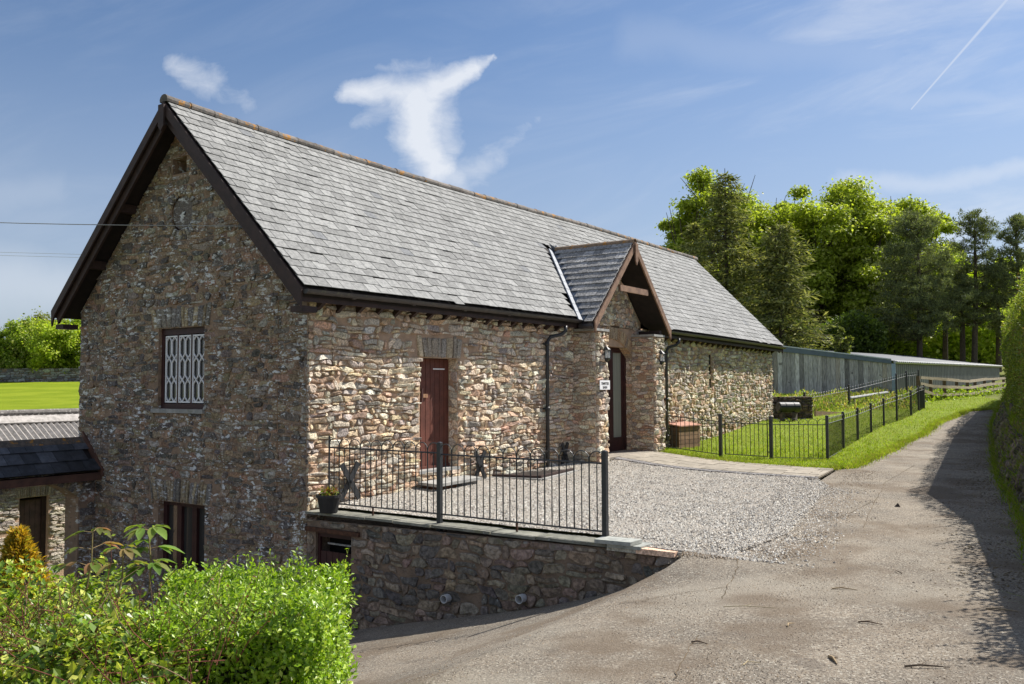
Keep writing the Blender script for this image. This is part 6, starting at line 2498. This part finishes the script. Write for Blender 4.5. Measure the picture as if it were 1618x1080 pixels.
def spruce(px, ytop, D, wpx, lab, seed, cols, bare=.03, dens=1.0, power=.85, group='dark conifers behind the shed'):
    base, hgt = px_tree(px, ytop, D)
    base = np.array(base)
    rng = np.random.default_rng(seed)
    R0 = wpx * D / FPX
    t = thing('spruce_tree', lab, 'tree', base, group)
    MB().tube([base - [0, 0, .4], base + [0, 0, hgt * .5], base + [0, 0, hgt]], [.26, .15, .02], 8).build('trunk', 'bark', t)
    P, S, N = [], [], []
    mb = MB()
    z = hgt * bare
    while z < hgt * .985:
        f = z / hgt
        L0 = R0 * (1 - f) ** power
        nbr = int(9 * dens)
        for k in range(nbr):
            a = rng.uniform(0, 2 * math.pi)
            L = L0 * rng.uniform(.45, 1.12) * (1 + .22 * math.sin(a * 2 + seed) + .14 * math.sin(a * 3 + z * 1.3)) + .1
            d = np.array([math.cos(a), math.sin(a), 0])
            s0 = base + [0, 0, z]
            nseg = max(3, int(L * 5.5))
            if L > .9 and k % 2 == 0:
                mb.tube([s0, s0 + d * L * .5 + [0, 0, -.10 * L], s0 + d * L + [0, 0, -.18 * L]], [.035, .02, .008], 4, cap=False)
            u = rng.uniform(.12, 1, nseg * 4)
            dz = -.32 * L * u + .17 * L * u ** 2.4
            side = np.cross(d, [0, 0, 1])
            off = rng.normal(size=len(u)) * (.20 * L * (1 - u * .45) * .7 + .05)
            p = s0 + d * (L * u)[:, None] + side * off[:, None] + np.stack([0 * u, 0 * u, dz - np.abs(off) * .35], 1)
            P.append(p)
            S.append(d + side * np.sign(off)[:, None] * .7 + rng.normal(size=(len(u), 3)) * .2 + [0, 0, -.45])
            N.append(rng.normal(size=(len(u), 3)) * .5 + [0, 0, .9])
        z += hgt * .022 * (1.1 - .4 * f)
    P, S, N = np.vstack(P), np.vstack(S), np.vstack(N)
    V, F, T = leaf_cloud(P, N, rng.uniform(.22, .5, len(P)), .26, tints(len(P), cols, .22, rng), spin=S, rng=rng)
    put('crown', V, F, 'needle', t, T)
    mb.build('boughs', 'bark', t)


SPR = [(.17, .19, .075), (.23, .25, .09), (.31, .32, .12), (.12, .14, .06), (.42, .40, .17)]
spruce(1150, 262, 58, 104, 'tall dark spruce with a thin leader behind the barn roof end', 301, SPR, power=.62)
spruce(1236, 345, 56, 84, 'second dark spruce, drooping over the left end of the shed', 302, SPR, power=.5)
spruce(1098, 345, 60, 66, 'small dark spruce partly hidden by the barn roof', 303, SPR, power=.7)


def pine(px, ytop, D, wpx, lab, seed, crown0=.30, lean=0.0, dens=1.0, cols=((.12, .15, .075), (.17, .20, .09), (.23, .25, .11), (.09, .11, .06))):
    base, hgt = px_tree(px, ytop, D)
    base = np.array(base)
    rng = np.random.default_rng(seed)
    R0 = wpx * D / FPX
    t = thing('pine_tree', lab, 'tree', base, 'scots pines at the lane end')
    tip = base + np.array([fR[0] * lean, fR[1] * lean, hgt])
    mid = lerp(base, tip, .5) + np.array([.12, 0, 0])
    MB().tube([base - [0, 0, .4], lerp(base, mid, .6), mid, lerp(mid, tip, .6), tip], [.24, .2, .16, .09, .015], 8).build('trunk', 'bark', t)
    mb = MB()
    P, S, N = [], [], []
    z = crown0
    while z < .99:
        nbr = rng.integers(3, 6)
        for k in range(int(nbr * dens) + 1):
            a = rng.uniform(0, 2 * math.pi)
            prof = math.sin(math.pi * min(1, (1.03 - z) / (1.03 - crown0)) ** .75 * .62 + .05)
            L = R0 * prof * rng.uniform(.55, 1.15) + .15
            s0 = lerp(base, tip, z)
            d = np.array([math.cos(a), math.sin(a), rng.uniform(.05, .45) + .5 * (z > .8)])
            d /= np.linalg.norm(d)
            e = s0 + d * L
            mb.tube([s0, lerp(s0, e, .5) - [0, 0, .05 * L], e], [.05 * (1.1 - z) + .012, .02, .008], 4, cap=False)
            ncl = max(2, int(L * 3.2))
            for q in range(ncl):
                u = rng.uniform(.35, 1.05)
                c = s0 + d * L * u + rng.normal(size=3) * [.16 * L, .16 * L, .08 * L]
                kk = 34
                dr = rng.normal(size=(kk, 3)) + [0, 0, .75]
                dr /= np.linalg.norm(dr, axis=1, keepdims=True)
                P.append(c + dr * rng.uniform(0, .10, (kk, 1)) + rng.normal(size=(kk, 3)) * [.12, .12, .05])
                S.append(dr * 3)
                N.append(np.cross(dr, rng.normal(size=(kk, 3))))
        z += .032
    # upright candle-like leaders
    for q in range(14):
        c = tip + np.array([rng.normal() * .12 * R0, rng.normal() * .12 * R0, -abs(rng.normal()) * .12 * hgt])
        P.append(c + np.stack([rng.normal(size=20) * .04, rng.normal(size=20) * .04, rng.uniform(-.2, .35, 20)], 1))
        S.append(np.tile([0, 0, 2.0], (20, 1)) + rng.normal(size=(20, 3)) * .5)
        N.append(rng.normal(size=(20, 3)))
    P, S, N = np.vstack(P), np.vstack(S), np.vstack(N)
    V, F, T = leaf_cloud(P, N, rng.uniform(.16, .34, len(P)), .20, tints(len(P), cols, .25, rng), spin=S, rng=rng)
    put('crown', V, F, 'needle', t, T)
    mb.build('boughs', 'bark', t)


pine(1452, 342, 67, 66, 'large dark pine with a visible trunk left of the lane end', 401, .22, .1, 1.25)
pine(1538, 335, 68, 46, 'pine with several upright leaders behind the shed end', 402, .30, .4, 1.0)
pine(1520, 430, 69, 30, 'slender lower pine between the two larger ones', 403, .45, 0, .5)
pine(1608, 345, 68, 46, 'dark pine at the right frame edge above the hedge', 404, .22, .2, 1.1)
pine(1577, 425, 70, 34, 'lower dark pine just left of the hedge top', 405, .4, 0, .6)
pine(1493, 400, 72, 30, 'thin pine behind the large dark one', 406, .5, 0, .5)

# small leafy sapling behind the shed ridge
p = at(1331, 560, 50)
bushy('sapling', 'small pale-leaved sapling standing just behind the boarded shed roof', 'sapling', (p[0], p[1], 1.9), .55, .55, 1.45, 900, .2, [(.17, .20, .05), (.25, .26, .08), (.12, .15, .04)], None, 55, 14)

# woodland behind
n = 60000
px = NR.uniform(1040, 1720, n)
D = NR.uniform(84, 104, n)
topy = 455 - 50 * np.sin((px - 1040) / 680 * math.pi) + 16 * np.sin(px * .07) + 10 * np.sin(px * .19)
yy = topy + (590 - topy) * NR.random(n) ** 1.1
P = np.array([at(a, b, c) for a, b, c in zip(px, yy, D)])
P += NR.normal(size=P.shape) * .3
V, F, T = leaf_cloud(P, NR.normal(size=P.shape) + [0, 0, .7], NR.uniform(.35, .7, n), .7, tints(n, [(.40, .50, .03), (.50, .60, .05), (.26, .34, .02), (.58, .64, .09)], .25))
put('woodland', V, F, 'leaf', None, T, label='sunlit green woodland undergrowth filling the slope behind the trees', category='woodland', kind='stuff')
n = 26000
px = NR.uniform(1050, 1400, n)
D = NR.uniform(64, 70, n)
yy = 505 + 12 * np.sin(px * .05) + 70 * NR.random(n)
P = np.array([at(a, b, c) for a, b, c in zip(px, yy, D)])
V, F, T = leaf_cloud(P, NR.normal(size=P.shape) + [0, 0, .7], NR.uniform(.2, .45, n), .6, tints(n, [(.10, .15, .03), (.16, .22, .04), (.06, .09, .025)], .25))
put('undergrowth', V, F, 'leaf', None, T, label='dark shady undergrowth under the spruces behind the shed', category='undergrowth', kind='stuff')

n = 16000
px = NR.uniform(1385, 1600, n)
D = NR.uniform(76, 83, n)
yy = 488 + 14 * np.sin(px * .06) + 8 * np.sin(px * .17) + 92 * NR.random(n)
P = np.array([at(a, b, c) for a, b, c in zip(px, yy, D)])
V, F, T = leaf_cloud(P, NR.normal(size=P.shape) + [0, 0, .7], NR.uniform(.3, .6, n), .6, tints(n, [(.36, .46, .04), (.46, .56, .06), (.24, .32, .03), (.56, .62, .12)], .25))
put('bracken_slope', V, F, 'leaf', None, T, label='sunlit yellow-green undergrowth showing between the pine trunks', category='undergrowth', kind='stuff')

# ------------------------------------------------------------------ overhead wires
w1 = at(385, 357.5, 12.7)
w1 = np.array([-1.32, -.06, 4.05])
w2 = at(0, 343, 15.5)
d = w2 - w1
wt = thing('overhead_cable', 'single pale overhead cable fixed to the upper gable and running off left', 'cable', w1)
pts = [w1 + d * s + np.array([0, 0, -.10 * math.sin(math.pi * min(1, s / 2.5))]) for s in np.linspace(0, 2.5, 12)]
MB().tube(pts, .0075, 5, (.45, .45, .45)).build('wire', 'plastic_white', wt)
MB().box(-1.345, -1.295, -.09, .0, 4.02, 4.08).build('bracket', 'black_iron', wt)
for k, (ya, yb) in enumerate(((396, 401), (401, 406))):
    a, b = at(-200, ya - 3, 60), at(420, yb + 6, 66)
    t = thing('distant_wire', ('upper' if k == 0 else 'lower') + ' of the two thin distant wires left of the gable', 'wire', a, 'distant wires')
    MB().tube([a, lerp(a, b, .5) - [0, 0, .05], b], .011, 4, (.5, .5, .5)).build('wire', 'plastic_white', t)
